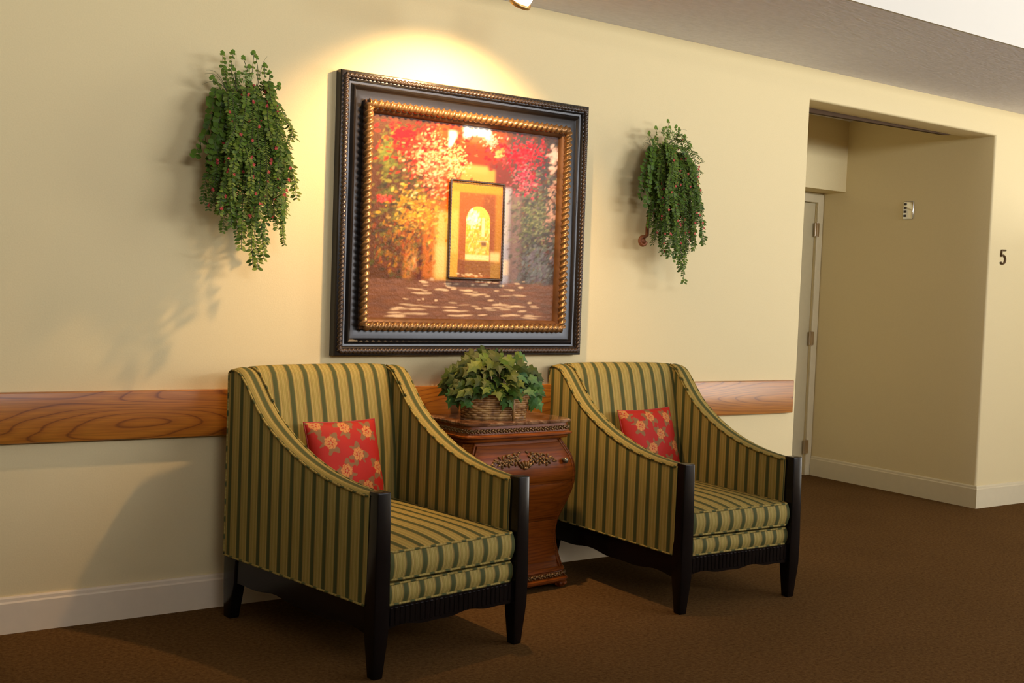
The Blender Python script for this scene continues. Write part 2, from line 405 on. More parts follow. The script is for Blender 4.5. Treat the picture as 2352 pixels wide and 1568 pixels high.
# chrome plate on the alcove side wall
pl = empty('wall_plate', (OPR-.001, .622, 1.952)); tag(pl, 'small chrome plate with dark marks on the alcove side wall', 'wall plate')
bm = bmesh.new(); box(bm, -.010, 0, -.042, .042, -.062, .062, .007, 3); obj('plate', bm, M['chrome'], pl, angle=60)
bm = bmesh.new()
for k, z in enumerate((.042, .016, -.010, -.038)): box(bm, -.0135, -.009, .012, .034, z-.008, z+.008, .002, 1)  # four small dark raised marks on the plate
mk = obj('plate_mark', bm, M['dark'], pl); mk['label'] = 'dark marks'
# number 5 on the wall right of the alcove
def arc(cx, cz, r, a0, a1, n): return [(cx+r*math.cos(math.radians(a0+(a1-a0)*i/n)), -.004, cz+r*math.sin(math.radians(a0+(a1-a0)*i/n))) for i in range(n+1)]
A = Acc()
for path in ([(.026, -.004, .044), (-.016, -.004, .044), (-.020, -.004, .008)], [(-.020, -.004, .008)] + arc(0, -.016, .028, 128, -140, 18)):
    V, F, S = tube_np(path, .006, 8); A.add(V, F)
five = A.build('house_number', M['number']); five.location = (6.548, -.003, 1.633)
five['label'] = 'small dark numeral 5 on the wall right of the alcove'; five['category'] = 'number'

# ------------------------------------------------------------------ armchairs
ARM = [(0, .603), (.06, .604), (.12, .608), (.2, .617), (.28, .631), (.36, .651), (.43, .674), (.5, .703), (.56, .733), (.62, .768), (.66, .797), (.70, .833), (.74, .876), (.78, .918), (.80, .935), (.825, .946), (.85, .949), (.87, .946), (.887, .935)]
def armz(t):
    for (a, za), (b, zb) in zip(ARM, ARM[1:]):
        if t <= b: return za+(zb-za)*(t-a)/(b-a)
    return ARM[-1][1]
def xout(t): return .336+.051*t/.887
def xin(t): return xout(t)-(.066+.010*t/.887)
def smooth_arm(t): return sum(armz(min(.887, max(0, t+d_))) for d_ in (-.02, -.01, 0, .01, .02))/5 if t < .84 else armz(t)
def make_chair(name):
    root = empty(name, (0, 0, 0))
    st = M['stripe']
    for s in (-1, 1):
        # arm: sections across the arm, marching from the front post to the rear corner
        ts = [.022+(.887-.022)*i/60 for i in range(61)]
        A = Acc(); zb = .236
        V = []; F = []; UV = []; secs = []
        for t in ts:
            z = smooth_arm(t); xo, xi = xout(t), xin(t); w_ = xo-xi; r = .013
            sec = [(xo, zb), (xo, (zb+z)/2), (xo, z-r), (xo-r*.3, z-r*.3), (xo-r, z), (xo-w_/2, z+.004), (xi+r, z), (xi+r*.3, z-r*.3), (xi, z-r), (xi, (zb+z)/2), (xi, zb)]
            secs.append([(s*x, t, zz) for x, zz in sec])
        n = len(secs[0])
        for i, sec in enumerate(secs): V += sec
        for i in range(len(ts)-1):
            for k in range(n-1):
                q = [i*n+k, i*n+k+1, (i+1)*n+k+1, (i+1)*n+k]
                if s > 0: q = q[::-1]
                F.append(tuple(q))
                for vi in q:
                    tt = V[vi][1]
                    if 3 <= k <= 6: UV.append((abs(V[vi][0])-(xout(tt)+xin(tt))/2, tt))
                    else: UV.append((tt+.012, V[vi][2]))
        for i in (0, len(ts)-1):
            f = [i*n+k for k in range(n)]
            if (s > 0) == (i == 0): pass
            else: f = f[::-1]
            F.append(tuple(f)); UV += [(V[vi][0], V[vi][2]) for vi in f]
        me_arm = mesh_np('armrest', V, F, st, root, True, None, UV, angle=50)
        # piping along the outer and inner seam and the lower edge
        P = Acc()
        tt = [.03+(.85)*i/70 for i in range(71)]
        tube_uv(P, [(s*(xout(t)+.001), t, smooth_arm(t)-.008) for t in tt], .0038, 8)
        tube_uv(P, [(s*(xin(t)-.001), t, smooth_arm(t)-.006) for t in tt], .0038, 8)
        tube_uv(P, [(s*(xout(t)+.001), t, .238) for t in tt], .0038, 8)
        tube_uv(P, [(s*(xout(.885)), .885, z) for z in [.24+.69*i/30 for i in range(31)]], .0038, 8)
        P.build('piping', st, me_arm)
    # backrest
    fr = [(.735, .30), (.733, .41), (.74, .50), (.75, .60), (.765, .70), (.782, .78), (.800, .85), (.815, .90), (.828, .930), (.845, .948), (.862, .953), (.876, .949), (.886, .935), (.888, .60), (.888, .24), (.80, .24)]
    V = []; F = []; UV = []; nx = 12; n = len(fr)
    for i in range(nx+1):
        f_ = -1+2*i/nx
        for (t, z) in fr:
            x = f_*(xin(t)+.012 if t < .87 and z < .9 else xin(t)+.004)
            bow = (1-f_*f_)*.012 if z < .94 and t < .84 else 0
            cz = .006*(1-f_**4) if z > .93 else 0
            V.append((x, t-bow, z+cz))
    for i in range(nx):
        for k in range(n):
            q = (i*n+k, i*n+(k+1) % n, (i+1)*n+(k+1) % n, (i+1)*n+k); F.append(q); UV += [(V[v][0]+.0325, V[v][2]) for v in q]
    for i in (0, nx):
        f = tuple(i*n+k for k in range(n)); f = f if i else f[::-1]; F.append(f); UV += [(V[v][0], V[v][2]) for v in f]
    bk = mesh_np('backrest', V, F, st, root, True, None, UV, angle=60)
    for s in (-1, 1):
        P = Acc()
        tube_uv(P, [(s*(xin(t)+.003), t-.004, smooth_arm(t)+.001) for t in [.70+.15*i/16 for i in range(17)]], .0038, 8)
        P.build('piping', st, bk)
    # seat cushion and the upholstered band below it
    def cushion(nm, x0, x1b, t0, t1, z0, z1, crown, front, parent, rnd=.012):
        nu, nv = 20, 22; V = []; F = []; UV = []
        def P3(a, b_, top):
            # a across (-1..1), b_ depth 0..1
            t = t0+(t1-t0)*b_; hw = x0+(x1b-x0)*b_
            e = (1-abs(a)**6)*(1-abs(2*b_-1)**8)
            z = (z1+crown*(1-a*a)*(1-(2*b_-1)**4)) if top else z0
            return [a*hw, t, z]
        ring = []
        # perimeter loop with side bulge
        per = [(-1+2*i/nu, 0) for i in range(nu)] + [(1, j/nv) for j in range(nv)] + [(1-2*i/nu, 1) for i in range(nu)] + [(-1, 1-j/nv) for j in range(nv)]
        levels = 8; idx = []
        for l in range(levels+1):
            q = l/levels; out = front*math.sin(PI*q)
            row = []
            for a, b_ in per:
                base = P3(a, b_, False); tp = P3(a, b_, True)
                x, t, z = base[0], base[1], base[2]+(tp[2]-base[2])*q
                if b_ == 0: t -= out*(1-abs(a)**8*.3)
                if abs(a) == 1: x += math.copysign(out*.35, a)
                row.append(len(V)); V.append((x, t, z))
            idx.append(row)
        m = len(per)
        for l in range(levels):
            for k in range(m):
                q = (idx[l][k], idx[l][(k+1) % m], idx[l+1][(k+1) % m], idx[l+1][k]); F.append(q)
                side = abs(per[k][0]) == 1 and abs(per[(k+1) % m][0]) == 1
                UV += [((V[v][1] if side else V[v][0])+.0325*0, V[v][2]) for v in q]
        for top in (True, False):
            grid = {}
            for i in range(nu+1):
                for j in range(nv+1):
                    a, b_ = -1+2*i/nu, j/nv; grid[i, j] = len(V); V.append(tuple(P3(a, b_, top)))
            for i in range(nu):
                for j in range(nv):
                    q = (grid[i, j], grid[i+1, j], grid[i+1, j+1], grid[i, j+1]); q = q if top else q[::-1]; F.append(q)
                    UV += [(V[v][0], V[v][1]) for v in q]
        o = mesh_np(nm, V, F, st, parent, True, None, UV, angle=50)
        P = Acc()
        for z in (z1-.001, z0+.001):
            L_ = [(-x0, t0+.30, z), (-x0, t0+.15, z), (-x0, t0+.02, z), (-x0+.003, t0+.004, z), (-x0+.012, t0-.002, z)] + [(x0*(-1+2*i/16), t0-.002, z) for i in range(1, 16)] + [(x0-.012, t0-.002, z), (x0-.003, t0+.004, z), (x0, t0+.02, z), (x0, t0+.15, z), (x0, t0+.30, z)]
            tube_uv(P, L_, .0042, 8)
        P.build('piping', st, o)
        return o
    cushion('seat_cushion', .270, .292, -.012, .738, .318, .412, .022, .014, root)
    cushion('seat_band', .276, .292, -.004, .66, .234, .304, .0, .012, root)
    # ebonised frame: posts that run down into tapered front legs, rear legs, rails
    def post(bm, cx, secs):
        rows = []
        for (z, wx, wy, dx, dy) in secs:
            rows.append([bm.verts.new((cx+dx+sx*wx/2, dy+sy*wy/2, z)) for sx, sy in ((-1, -1), (1, -1), (1, 1), (-1, 1))])
        fs = []
        for a, b_ in zip(rows, rows[1:]):
            for k in range(4): fs.append(bm.faces.new((a[k], a[(k+1) % 4], b_[(k+1) % 4], b_[k])))
        fs.append(bm.faces.new(rows[0][::-1])); fs.append(bm.faces.new(rows[-1]))
        es = [e for e in {e for f in fs for e in f.edges} if not (len(e.link_faces) == 2 and e.link_faces[0].normal.dot(e.link_faces[1].normal) > .98)]
        bm.normal_update()
        es = [e for e in {e for f in fs for e in f.edges} if len(e.link_faces) == 2 and e.link_faces[0].normal.dot(e.link_faces[1].normal) < .7]
        bmesh.ops.bevel(bm, geom=es, offset=.004, segments=3, affect='EDGES', profile=.5)
    for s in (-1, 1):
        bm = bmesh.new()
        post(bm, s*.308, [(0, .036, .038, 0, 0), (.15, .058, .060, 0, 0), (.235, .060, .062, 0, 0), (.40, .056, .058, 0, .001), (.612, .052, .052, 0, .003)])
        obj('leg', bm, M['black'], root, angle=40)
    for s in (-1, 1):
        bm = bmesh.new()
        post(bm, s*.362, [(0, .040, .050, 0, .862), (.14, .048, .085, 0, .845), (.235, .048, .090, 0, .842)])
        obj('leg', bm, M['black'], root, angle=40)
    def scallop(u0, u1, zt, zb_, n=28, ripple=.006):
        return [(u0, zt)] + [(u0+(u1-u0)*i/n, zb_+ripple*math.sin(4*PI*i/n)-.5*ripple*math.cos(8*PI*i/n)) for i in range(n+1)] + [(u1, zt)]
    bm = bmesh.new()
    prism(bm, scallop(-.282, .282, .2335, .160, ripple=.005)[::-1], -.016, .016, 'y')
    for i in range(26):
        x = -.262+.0209*i; box(bm, x-.006, x+.006, -.0185, -.014, .168, .228, .002, 1)
    fr_ = obj('front_rail', bm, M['black'], root)
    for s in (-1, 1):
        bm = bmesh.new()
        pts = scallop(.02, .865, .2335, .148, ripple=.006)
        A_ = [bm.verts.new((s*(xout(p[0])-.004), p[0], p[1])) for p in pts]; B_ = [bm.verts.new((s*(xout(p[0])-.034), p[0], p[1])) for p in pts]
        fs = [bm.faces.new(A_), bm.faces.new(B_[::-1])]; n = len(pts)
        for i in range(n): fs.append(bm.faces.new((A_[i], B_[i], B_[(i+1) % n], A_[(i+1) % n])))
        bmesh.ops.recalc_face_normals(bm, faces=fs)
        obj('side_rail', bm, M['black'], root)
    bm = bmesh.new(); box(bm, -.345, .345, .845, .875, .150, .234, .003, 1); obj('rear_rail', bm, M['black'], root)
    return root
def copy_tree(o, parent=None):
    c = o.copy(); C.objects.link(c)
    if parent is not None: c.parent = parent
    for ch in list(o.children): copy_tree(ch, c)
    return c
CH = [((1.898, -.953), .154), ((3.322, -.910), -.022)]
chair = make_chair('armchair')
chair2 = copy_tree(chair)
for o, ((x, y), a) in zip((chair, chair2), CH): o.location = (x, y, 0); o.rotation_euler.z = a
tag(chair, 'green and gold striped armchair with black legs, left of the carved chest', 'armchair', 'striped armchairs against the wall')
tag(chair2, 'green and gold striped armchair with black legs, right of the carved chest', 'armchair', 'striped armchairs against the wall')

# ------------------------------------------------------------------ cushions
def make_pillow(name, seed):
    rng = np.random.RandomState(seed); n = 110
    u = np.linspace(-1, 1, n); U, Vv = np.meshgrid(u, u, indexing='ij')
    base = np.zeros((n, n, 3)); base[:] = (0.36, 0.013, 0.006)
    W, H_, T = .165, .170, .055
    spots = [(-.55, .45), (-.05, .80), (.62, .72), (.18, .22), (-.25, -.18), (.75, -.12), (.38, -.62), (-.80, -.35), (-.15, -.85), (.85, -.85), (-.85, .92), (-.60, -.80)]
    for (cx, cy) in spots:
        cx += rng.uniform(-.06, .06); cy += rng.uniform(-.06, .06); ph = rng.uniform(0, 6.28)
        dx, dy = U-cx, Vv-cy; r = np.hypot(dx, dy); a = np.arctan2(dy, dx)
        lf = (np.abs(np.sin(1.5*(a-ph))) > .55) & (r > .15) & (r < .26+.05*np.sin(7*a+ph))
        base[lf] = (0.20, 0.10, 0.035)
        pet = (r < .150+.015*np.cos(7*a+ph)) & (r > .055+.02*np.cos(5*a)); base[pet] = (0.50, 0.21, 0.055)
        ln = pet & (np.abs(np.sin(4*a+ph+9*r*3)) < .28); base[ln] = (0.36, 0.07, 0.02)
        cen = r < .035; base[cen] = (0.42, 0.2, 0.07)
    V = []; cols = []; F = []
    for side in (1, -1):
        off = len(V)
        th = T*np.power(np.clip((1-np.abs(U)**3.0)*(1-np.abs(Vv)**3.0), 0, 1), .55)
        pin = 1-.045*(1-Vv**2)*1.0; pin2 = 1-.045*(1-U**2)
        X = U*W*np.where(np.abs(U) > .0, pin, 1); Z = Vv*H_*pin2
        wr = .0012*np.sin(9*U+3*Vv+seed)*(1-U**2)
        for i in range(n):
            for j in range(n): V.append((X[i, j], -side*(th[i, j]+wr[i, j]*(th[i, j] > .01)), Z[i, j]+H_))
        cols.append(base.reshape(-1, 3))
        for i in range(n-1):
            for j in range(n-1):
                q = (off+i*n+j, off+(i+1)*n+j, off+(i+1)*n+j+1, off+i*n+j+1); F.append(q if side > 0 else q[::-1])
    o = mesh_np(name, V, F, M['pillow'], None, True, np.concatenate(cols))
    bm = bmesh.new(); bm.from_mesh(o.data); bmesh.ops.remove_doubles(bm, verts=bm.verts, dist=.0008); bm.to_mesh(o.data); bm.free()
    P = [(W*a, 0, H_+H_*b_) for a, b_ in [(-1+2*i/20, -1) for i in range(20)] + [(1, -1+2*i/20) for i in range(20)] + [(1-2*i/20, 1) for i in range(20)] + [(-1, 1-2*i/20) for i in range(20)]]
    P = [(x*(1-.045*(1-((z-H_)/H_)**2)) if abs(abs(x)-W) < 1e-6 else x, y, H_+(z-H_)*(1-.045*(1-(x/W)**2)) if abs(abs(z-H_)-H_) < 1e-6 else z) for x, y, z in P]
    V, F, S = tube_np(P, .0032, 6, True)
    mesh_np('seam', V, F, plain('red_seam', (.30, .015, .01), .6), o)
    return o
def place_on_chair(o, ch, lx, ly, lz, tilt, rz, roll=0):
    (x, y), a = CH[ch]; c, s = math.cos(a), math.sin(a)
    o.location = (x+c*lx-s*ly, y+s*lx+c*ly, lz)
    o.rotation_euler = (Matrix.Rotation(a+rz, 3, 'Z') @ Matrix.Rotation(-tilt, 3, 'X') @ Matrix.Rotation(roll, 3, 'Y')).to_euler()
p1 = make_pillow('throw_pillow', 3); place_on_chair(p1, 0, .002, .612, .424, math.radians(18), math.radians(1), math.radians(.5))
p2 = make_pillow('throw_pillow', 8); place_on_chair(p2, 1, .062, .612, .424, math.radians(18), math.radians(3), math.radians(-1.2))
tag(p1, 'square red pillow with gold flowers on the armchair left of the chest', 'pillow', 'red floral pillows')
tag(p2, 'square red pillow with gold flowers on the armchair right of the chest', 'pillow', 'red floral pillows')

# ------------------------------------------------------------------ bombe chest
cab = empty('bombe_chest', (2.535, -.078, 0), math.radians(3.2))
tag(cab, 'carved cherry wood bombe chest with brown marble top between the two armchairs', 'chest')
PRF = [(.075, .285, .300), (.10, .278, .298), (.143, .266, .288), (.19, .258, .280), (.24, .255, .276), (.29, .261, .282), (.332, .274, .293), (.38, .292, .307), (.423, .305, .318), (.46, .311, .325), (.50, .312, .330), (.54, .305, .328), (.576, .294, .320), (.61, .275, .306), (.644, .255, .290), (.66, .250, .285)]
zs = [p[0] for p in PRF]
def hw(z): return float(np.interp(z, zs, [p[1] for p in PRF]))
def fd(z): return float(np.interp(z, zs, [p[2] for p in PRF]))
def front_y(x, z): return -(fd(z)+.012*(1-(x/hw(z))**2))
def chest_section(z, grow=0.0):
    h = hw(z)+grow; f = fd(z)+grow; c = .030
    pts = [(h-.01, -.004), (h, -.02), (h, -(f-c)), (h-c, -f)]
    n = 10
    for i in range(1, n): x = (h-c)*(1-2*i/n); pts.append((x, -(f+.010*(1-(x/h)**2))))
    pts += [(-(h-c), -f), (-h, -(f-c)), (-h, -.02), (-h+.01, -.004)]
    return pts
rows = [chest_section(.075+(.66-.075)*i/40) for i in range(41)]
V = []; F = []; n = len(rows[0])
for i, r_ in enumerate(rows):
    z = .075+(.66-.075)*i/40
    V += [(x, y, z) for x, y in r_]
for i in range(40):
    for k in range(n): F.append((i*n+k, i*n+(k+1) % n, (i+1)*n+(k+1) % n, (i+1)*n+k)[::-1])
F.append(tuple(range(n))); F.append(tuple(40*n+k for k in range(n))[::-1])
body = mesh_np('body', V, F, M['cherry'], cab, True, angle=25)
# corner beads following the bombe outline
for s in (-1, 1):
    A = Acc(); V, F, S = tube_np([(s*(hw(z)-.001), -(fd(z)-.030)-.001, z) for z in [.09+.56*i/50 for i in range(51)]], .0055, 8); A.add(V, F)
    V, F, S = tube_np([(s*(hw(z)-.033), -(fd(z)+.001), z) for z in [.09+.56*i/50 for i in range(51)]], .0055, 8); A.add(V, F)
    A.build('corner_bead', M['cherry'], cab)
def drawer(z0, z1):
    nx, nz = 20, 12; V = []; F = []
    for k in range(2):
        for j in range(nz+1):
            z = z0+(z1-z0)*j/nz
            for i in range(nx+1):
                f_ = -1+2*i/nx; x = f_*(hw(z)-.042)
                e = min(1-abs(f_), min(j/nz, 1-j/nz)*2)
                V.append((x, front_y(x, z)-(.010 if k == 0 else -.004)+(.004 if (k == 0 and (i in (0, nx) or j in (0, nz))) else 0), z))
    m = (nx+1)*(nz+1)
    for j in range(nz):
        for i in range(nx):
            a = j*(nx+1)+i; q = (a, a+1, a+nx+2, a+nx+1); F.append(q); F.append(tuple(m+v for v in q)[::-1])
    b_ = [i for i in range(nx+1)] + [(j)*(nx+1)+nx for j in range(1, nz+1)] + [nz*(nx+1)+i for i in range(nx-1, -1, -1)] + [j*(nx+1) for j in range(nz-1, 0, -1)]
    for a, c_ in zip(b_, b_[1:]+b_[:1]): F.append((a, m+a, m+c_, c_))
    return mesh_np('drawer', V, F, M['cherry'], cab, True, angle=35)
dr = [drawer(.479, .640), drawer(.313, .467), drawer(.124, .301)]
# carved foliage on the top drawer
A = Acc(); rnd = random.Random(4)
def on_front(x, z, out=.008): return Vector((x, front_y(x, z)-out, z))
def blob(x, z, rx, rz, ang, out=.010, ry=.008):
    V, F = ellipsoid(on_front(x, z, out), (rx, ry, rz), Matrix.Rotation(ang, 3, 'Y'), 10, 8); A.add(V, F)
zc = .578
for k in range(5): blob(.0+.012*(k-2), zc-.016-.003*abs(k-2), .006, .016, (k-2)*.35, .012, .010)       # central shell
blob(0, zc-.032, .012, .007, 0, .014, .010)
for s in (-1, 1):
    for q in range(3):                                                                        # scrolls of leaves
        cx, cz = s*(.045+.036*q), zc+.004-.004*q
        V, F, S = tube_np([tuple(on_front(cx+s*(.017-.0009*i)*math.cos(.42*i+q), cz+(.017-.0009*i)*math.sin(.42*i+q), .010)) for i in range(18)], .0045, 7); A.add(V, F)
        for k in range(7):
            a = k*.9+q; blob(cx+.019*math.cos(a), cz+.019*math.sin(a), .010, .0045, -a+rnd.uniform(-.4, .4), .011, .008)
        blob(cx, cz, .006, .006, 0, .014, .009)
    for k in range(5): blob(s*(.135+.008*k), zc-.004+.010*math.sin(k*1.4), .011, .0045, -s*(.5-.25*k), .011, .007)
    for k in range(4): blob(s*(.02+.028*k), zc+.030-.004*k, .010, .005, s*.5, .010, .006)
cv = A.build('carving', M['carving'], dr[0]); cv['label'] = 'gilt carved foliage'
for s in (-1, 1):
    V, F = lathe([(.009, 0), (.006, .006), (.006, .012), (.012, .018), (.013, .025), (.008, .031), (.001, .032)], 14)
    c0 = on_front(s*.212, .566, .006); V = [(c0.x+a, c0.y-c_, c0.z+b_) for a, b_, c_ in V]
    mesh_np('knob', V, F, M['knob'], dr[0])
# stacked mouldings, carved bands, marble top, base and feet
def plate_poly(h, f, back=0.0, c=.035, bow=.012):
    pts = [(h, back), (h, -(f-c)), (h-c*.4, -(f-c*.35)), (h-c, -f)]
    for i in range(1, 12): x = (h-c)*(1-2*i/12); pts.append((x, -(f+bow*(1-(x/h)**2))))
    pts += [(-(h-c), -f), (-(h-c*.4), -(f-c*.35)), (-h, -(f-c)), (-h, back)]
    return pts
def moulding(name, prof, mat, c=.030):
    # prof: list of (z, half width, front depth)
    V = []; F = []
    for z, h, f in prof:
        pp = plate_poly(h, f, 0, c); V += [(x, y, z) for x, y in pp]
    n = len(pp)
    for i in range(len(prof)-1):
        for k in range(n): F.append((i*n+k, i*n+(k+1) % n, (i+1)*n+(k+1) % n, (i+1)*n+k)[::-1])
    F.append(tuple(range(n))); F.append(tuple((len(prof)-1)*n+k for k in range(n))[::-1])
    return mesh_np(name, V, F, mat, cab, True, angle=28)
moulding('top_moulding', [(.655, .262, .298), (.658, .272, .308), (.664, .276, .312), (.668, .272, .309), (.671, .280, .318), (.676, .288, .325), (.682, .288, .325), (.685, .281, .320), (.690, .278, .316), (.7225, .270, .310)], M['cherry'])
mt = moulding('marble_top', [(.7225, .266, .306), (.724, .278, .318), (.728, .281, .321), (.735, .281, .321), (.7385, .277, .317), (.7395, .270, .311)], M['marble']); mt['label'] = 'brown marble slab'
def band(zc_, h, f, step, rr):
    A = Acc(); pp = plate_poly(h, f, -.01, .030); k = 0
    for (x0, y0), (x1, y1) in zip(pp, pp[1:]):
        d_ = math.hypot(x1-x0, y1-y0); m = max(1, round(d_/step))
        for i in range(m):
            u = (i+.5)/m; x, y = x0+(x1-x0)*u, y0+(y1-y0)*u; k += 1
            th = math.atan2(y1-y0, x1-x0)
            R_ = Matrix.Rotation(th, 3, 'Z') @ Matrix.Rotation(.6 if k % 2 else -.6, 3, 'Y')
            V, F = ellipsoid((x, y, zc_+(.003 if k % 2 else -.003)), (rr*.9, rr*.55, rr*.45), R_, 7, 6); A.add(V, F)
            V, F = ellipsoid((x, y, zc_-(.006 if k % 2 else -.006)), (rr*.35, rr*.4, rr*.35), R_, 6, 5); A.add(V, F)
    return A.build('carved_band', M['carving'], cab)
band(.703, .276, .315, .012, .011)
moulding('base_moulding', [(.028, .296, .312), (.036, .302, .318), (.044, .302, .318), (.048, .296, .312), (.052, .290, .306), (.075, .288, .303), (.080, .292, .308), (.086, .290, .306), (.094, .283, .300)], M['cherry'])
band(.062, .292, .308, .014, .012)
for sx in (-1, 1):
    for y in (-.285, -.03):
        V, F = lathe([(.016, 0), (.022, .003), (.022, .010), (.030, .016), (.033, .022), (.028, .029)], 18, (sx*.262, y, 0))
        A = Acc(); A.add(V, F)
        for k in range(9):
            a = 2*PI*k/9; V, F = ellipsoid((sx*.262+.028*math.cos(a), y+.028*math.sin(a), .018), (.007, .007, .009), None, 7, 6); A.add(V, F)
        A.build('foot', M['cherry'], cab)

# ------------------------------------------------------------------ leaves
def leaf_shape(kind):
    if kind == 'oval': return [(0, 0), (.35, .25), (.7, .24), (1, 0), (.7, -.24), (.35, -.25)]
    if kind == 'round': return [(0, 0), (.25, .42), (.65, .5), (1, 0), (.65, -.5), (.25, -.42)]
    if kind == 'blade': return [(0, 0), (.3, .10), (.7, .09), (1, 0), (.7, -.09), (.3, -.10)]
    if kind == 'ivy': return [(0, 0), (-.14, .20), (.02, .48), (.26, .27), (.46, .46), (.58, .18), (1, 0), (.58, -.18), (.46, -.46), (.26, -.27), (.02, -.48), (-.14, -.20)]
def add_leaf(A, p, d, nrm, size, kind, col, fold=.25):
    size = float(size); d = Vector([float(c_) for c_ in d]).normalized(); nrm = Vector(nrm); nrm = nrm-d*nrm.dot(d)
    if nrm.length < 1e-4: nrm = Vector((0, -1, .3))-d*Vector((0, -1, .3)).dot(d)
    nrm.normalize(); s = d.cross(nrm)
    pts = leaf_shape(kind); V = []; cols = []
    for a, b_ in pts:
        V.append(Vector(p)+size*(d*a+s*b_+nrm*(-fold*abs(b_)-.25*a*a))); cols.append(col)
    if kind == 'ivy':
        V.append(Vector(p)+size*(d*.35)); cols.append(tuple(c*1.15 for c in col)); F = [(12, i, (i+1) % 12) for i in range(12)]
    else: F = [(0, 1, 2, 3), (0, 3, 4, 5)]
    A.add(V, F, cols)
def mix(a, b_, t): return tuple(x+(y-x)*t for x, y in zip(a, b_))
GD, GM, GL, GY = (.016, .040, .003), (.046, .105, .006), (.10, .18, .012), (.20, .24, .03)

# ------------------------------------------------------------------ hanging wall plants
def wall_plant(name, cx, seed, spec):
    rnd = random.Random(seed); root = empty(name, (cx, 0, spec['z0']))
    vines, flowers, stems, grass, sprigs = Acc(), Acc(), Acc(), Acc(), Acc()
    Z0 = spec['z0']
    def vine(x0, y0, z0, x1, y1, z1, out, kind, size, gap, dens, yellow, red=.03, spread=.0, acc=None):
        acc = acc or vines
        n = 24; P = []; wob, wf, wp = rnd.uniform(.006, .02), rnd.uniform(3, 8), rnd.uniform(0, 6)
        for i in range(n+1):
            t = i/n
            x = x0+(x1-x0)*(t**.7)+wob*math.sin(wf*t+wp); y = y0+(y1-y0)*math.sin(min(1, t*1.3)*PI/2)
            z = z0+(z1-z0)*(t**1.25)+out*math.sin(PI*min(1, t*2.4))*(1 if t < .42 else 0)
            P.append(Vector((x, y, z)))
        V, F, S = tube_np(P, .0011, 4); stems.add(V, F)
        Ltot = float(S[-1]); m = int(Ltot/gap)
        for k in range(1, m+1):
            s_ = k*gap; i = min(n-1, int(np.searchsorted(S, s_)-1)); i = max(0, i); f_ = float((s_-S[i])/max(1e-6, S[i+1]-S[i]))
            p = P[i].lerp(P[i+1], min(1, f_)); T = (P[i+1]-P[i]).normalized()
            for side in ((-1, 1) if dens >= 2 else (rnd.choice((-1, 1)),)):
                sd = Vector((1, 0, 0)) if kind != 'blade' or True else Vector((1, 0, 0))
                ph = rnd.uniform(-.7, .7); sd = Vector((math.cos(ph), math.sin(ph), 0))*side
                dv = sd*1.0+T*.45+Vector((rnd.uniform(-.25, .25), rnd.uniform(-.35, .1), rnd.uniform(-.2, .25)))
                c = mix(mix(GD, GM, rnd.random()), GL, rnd.random()*.6)
                c = mix(c, GY, yellow*rnd.random())
                add_leaf(acc, p, dv, (rnd.uniform(-.4, .4), -1, rnd.uniform(.0, .9)), size*rnd.uniform(.8, 1.35)*(1-.2*s_/Ltot), kind, c)
            if rnd.random() < red:
                q = p+Vector((rnd.uniform(-.008, .008), -.01, rnd.uniform(-.006, .006)))
                for a in range(4):
                    an = a*1.57+rnd.random(); add_leaf(flowers, q, (math.cos(an), -.5, math.sin(an)), (0, -1, 0), (.0062*rnd.uniform(.7, 1.4)), 'round', mix((.34, .02, .02), (.48, .08, .05), rnd.random()))
        return P[-1]
    for v in spec['vines']: 
        vine(*v)
    # fill of the body: many short leafy stems spilling from the pocket
    for k in range(spec['fill']):
        a = rnd.uniform(-1, 1); x0 = spec['xc']+a*spec['w']*.55; y0 = rnd.uniform(-.13, -.05)
        z0 = spec['zt']-rnd.uniform(.0, .10)-.05*a*a
        x1 = spec['xc']+a*spec['w']+rnd.uniform(-.03, .03); ln = rnd.uniform(.15, spec['len'](a))
        vine(x0, y0, z0, x1, rnd.uniform(-.24, -.08), z0-ln, rnd.uniform(.01, .05), rnd.choice(('oval', 'oval', 'blade')), rnd.uniform(.016, .024), .0085, 2, rnd.choice((.1, .3, .7)), .035)
    # upright sprigs
    for (x, z, dx) in spec['sprigs']:
        n = 10; b0 = Vector((spec['xc']+(x-spec['xc'])*.6, -.09, spec['zt']-.03)); e = Vector((x, -.10, z))
        P = [b0.lerp(e, i/n)+Vector((dx*math.sin(PI*i/n), 0, 0)) for i in range(n+1)]
        V, F, S = tube_np(P, .0012, 4); stems.add(V, F)
        for i in range(2, n+1):
            for side in (-1, 1):
                add_leaf(sprigs, P[i], (side, rnd.uniform(-.4, .4), .35), (0, -1, .3), rnd.uniform(.009, .016), 'round', mix(GM, GY, rnd.random()*.8)) if rnd.random() < .7 else None
        add_leaf(sprigs, P[-1], (0, 0, 1), (0, -1, 0), .018, 'round', GL)
    # long thin grass blades
    blades = []
    for (ax, az, bx, bz) in spec['blades']:
        P = []; a, b_ = Vector((ax, -.09, az)), Vector((bx, -.12, bz)); n = 8
        for i in range(n+1):
            t = i/n; P.append(a.lerp(b_, t)+Vector((0, 0, .035*math.sin(PI*t))))
        V, F, S = tube_np(P, .0016, 4, rfun=lambda s__, a__: .0018*(1.05-s__/(.001+(a-b_).length+.03))); blades.append((V, F))
    puffs = []
    for (x, z) in spec['puffs']:
        c = Vector((x, -.16, z)); pf = Acc()
        for k in range(30):
            v = Vector((rnd.gauss(0, 1), rnd.gauss(0, 1), rnd.gauss(0, 1))).normalized()
            add_leaf(pf, c+v*.010, v, (rnd.random(), -1, rnd.random()), .014, 'oval', mix(GL, (.34, .40, .16), rnd.random()))
        puffs.append(pf)
    def fin(A, nm, mat):
        o = A.build(nm, mat, root, smooth=False)
        o.location = (-cx, 0, -Z0); return o
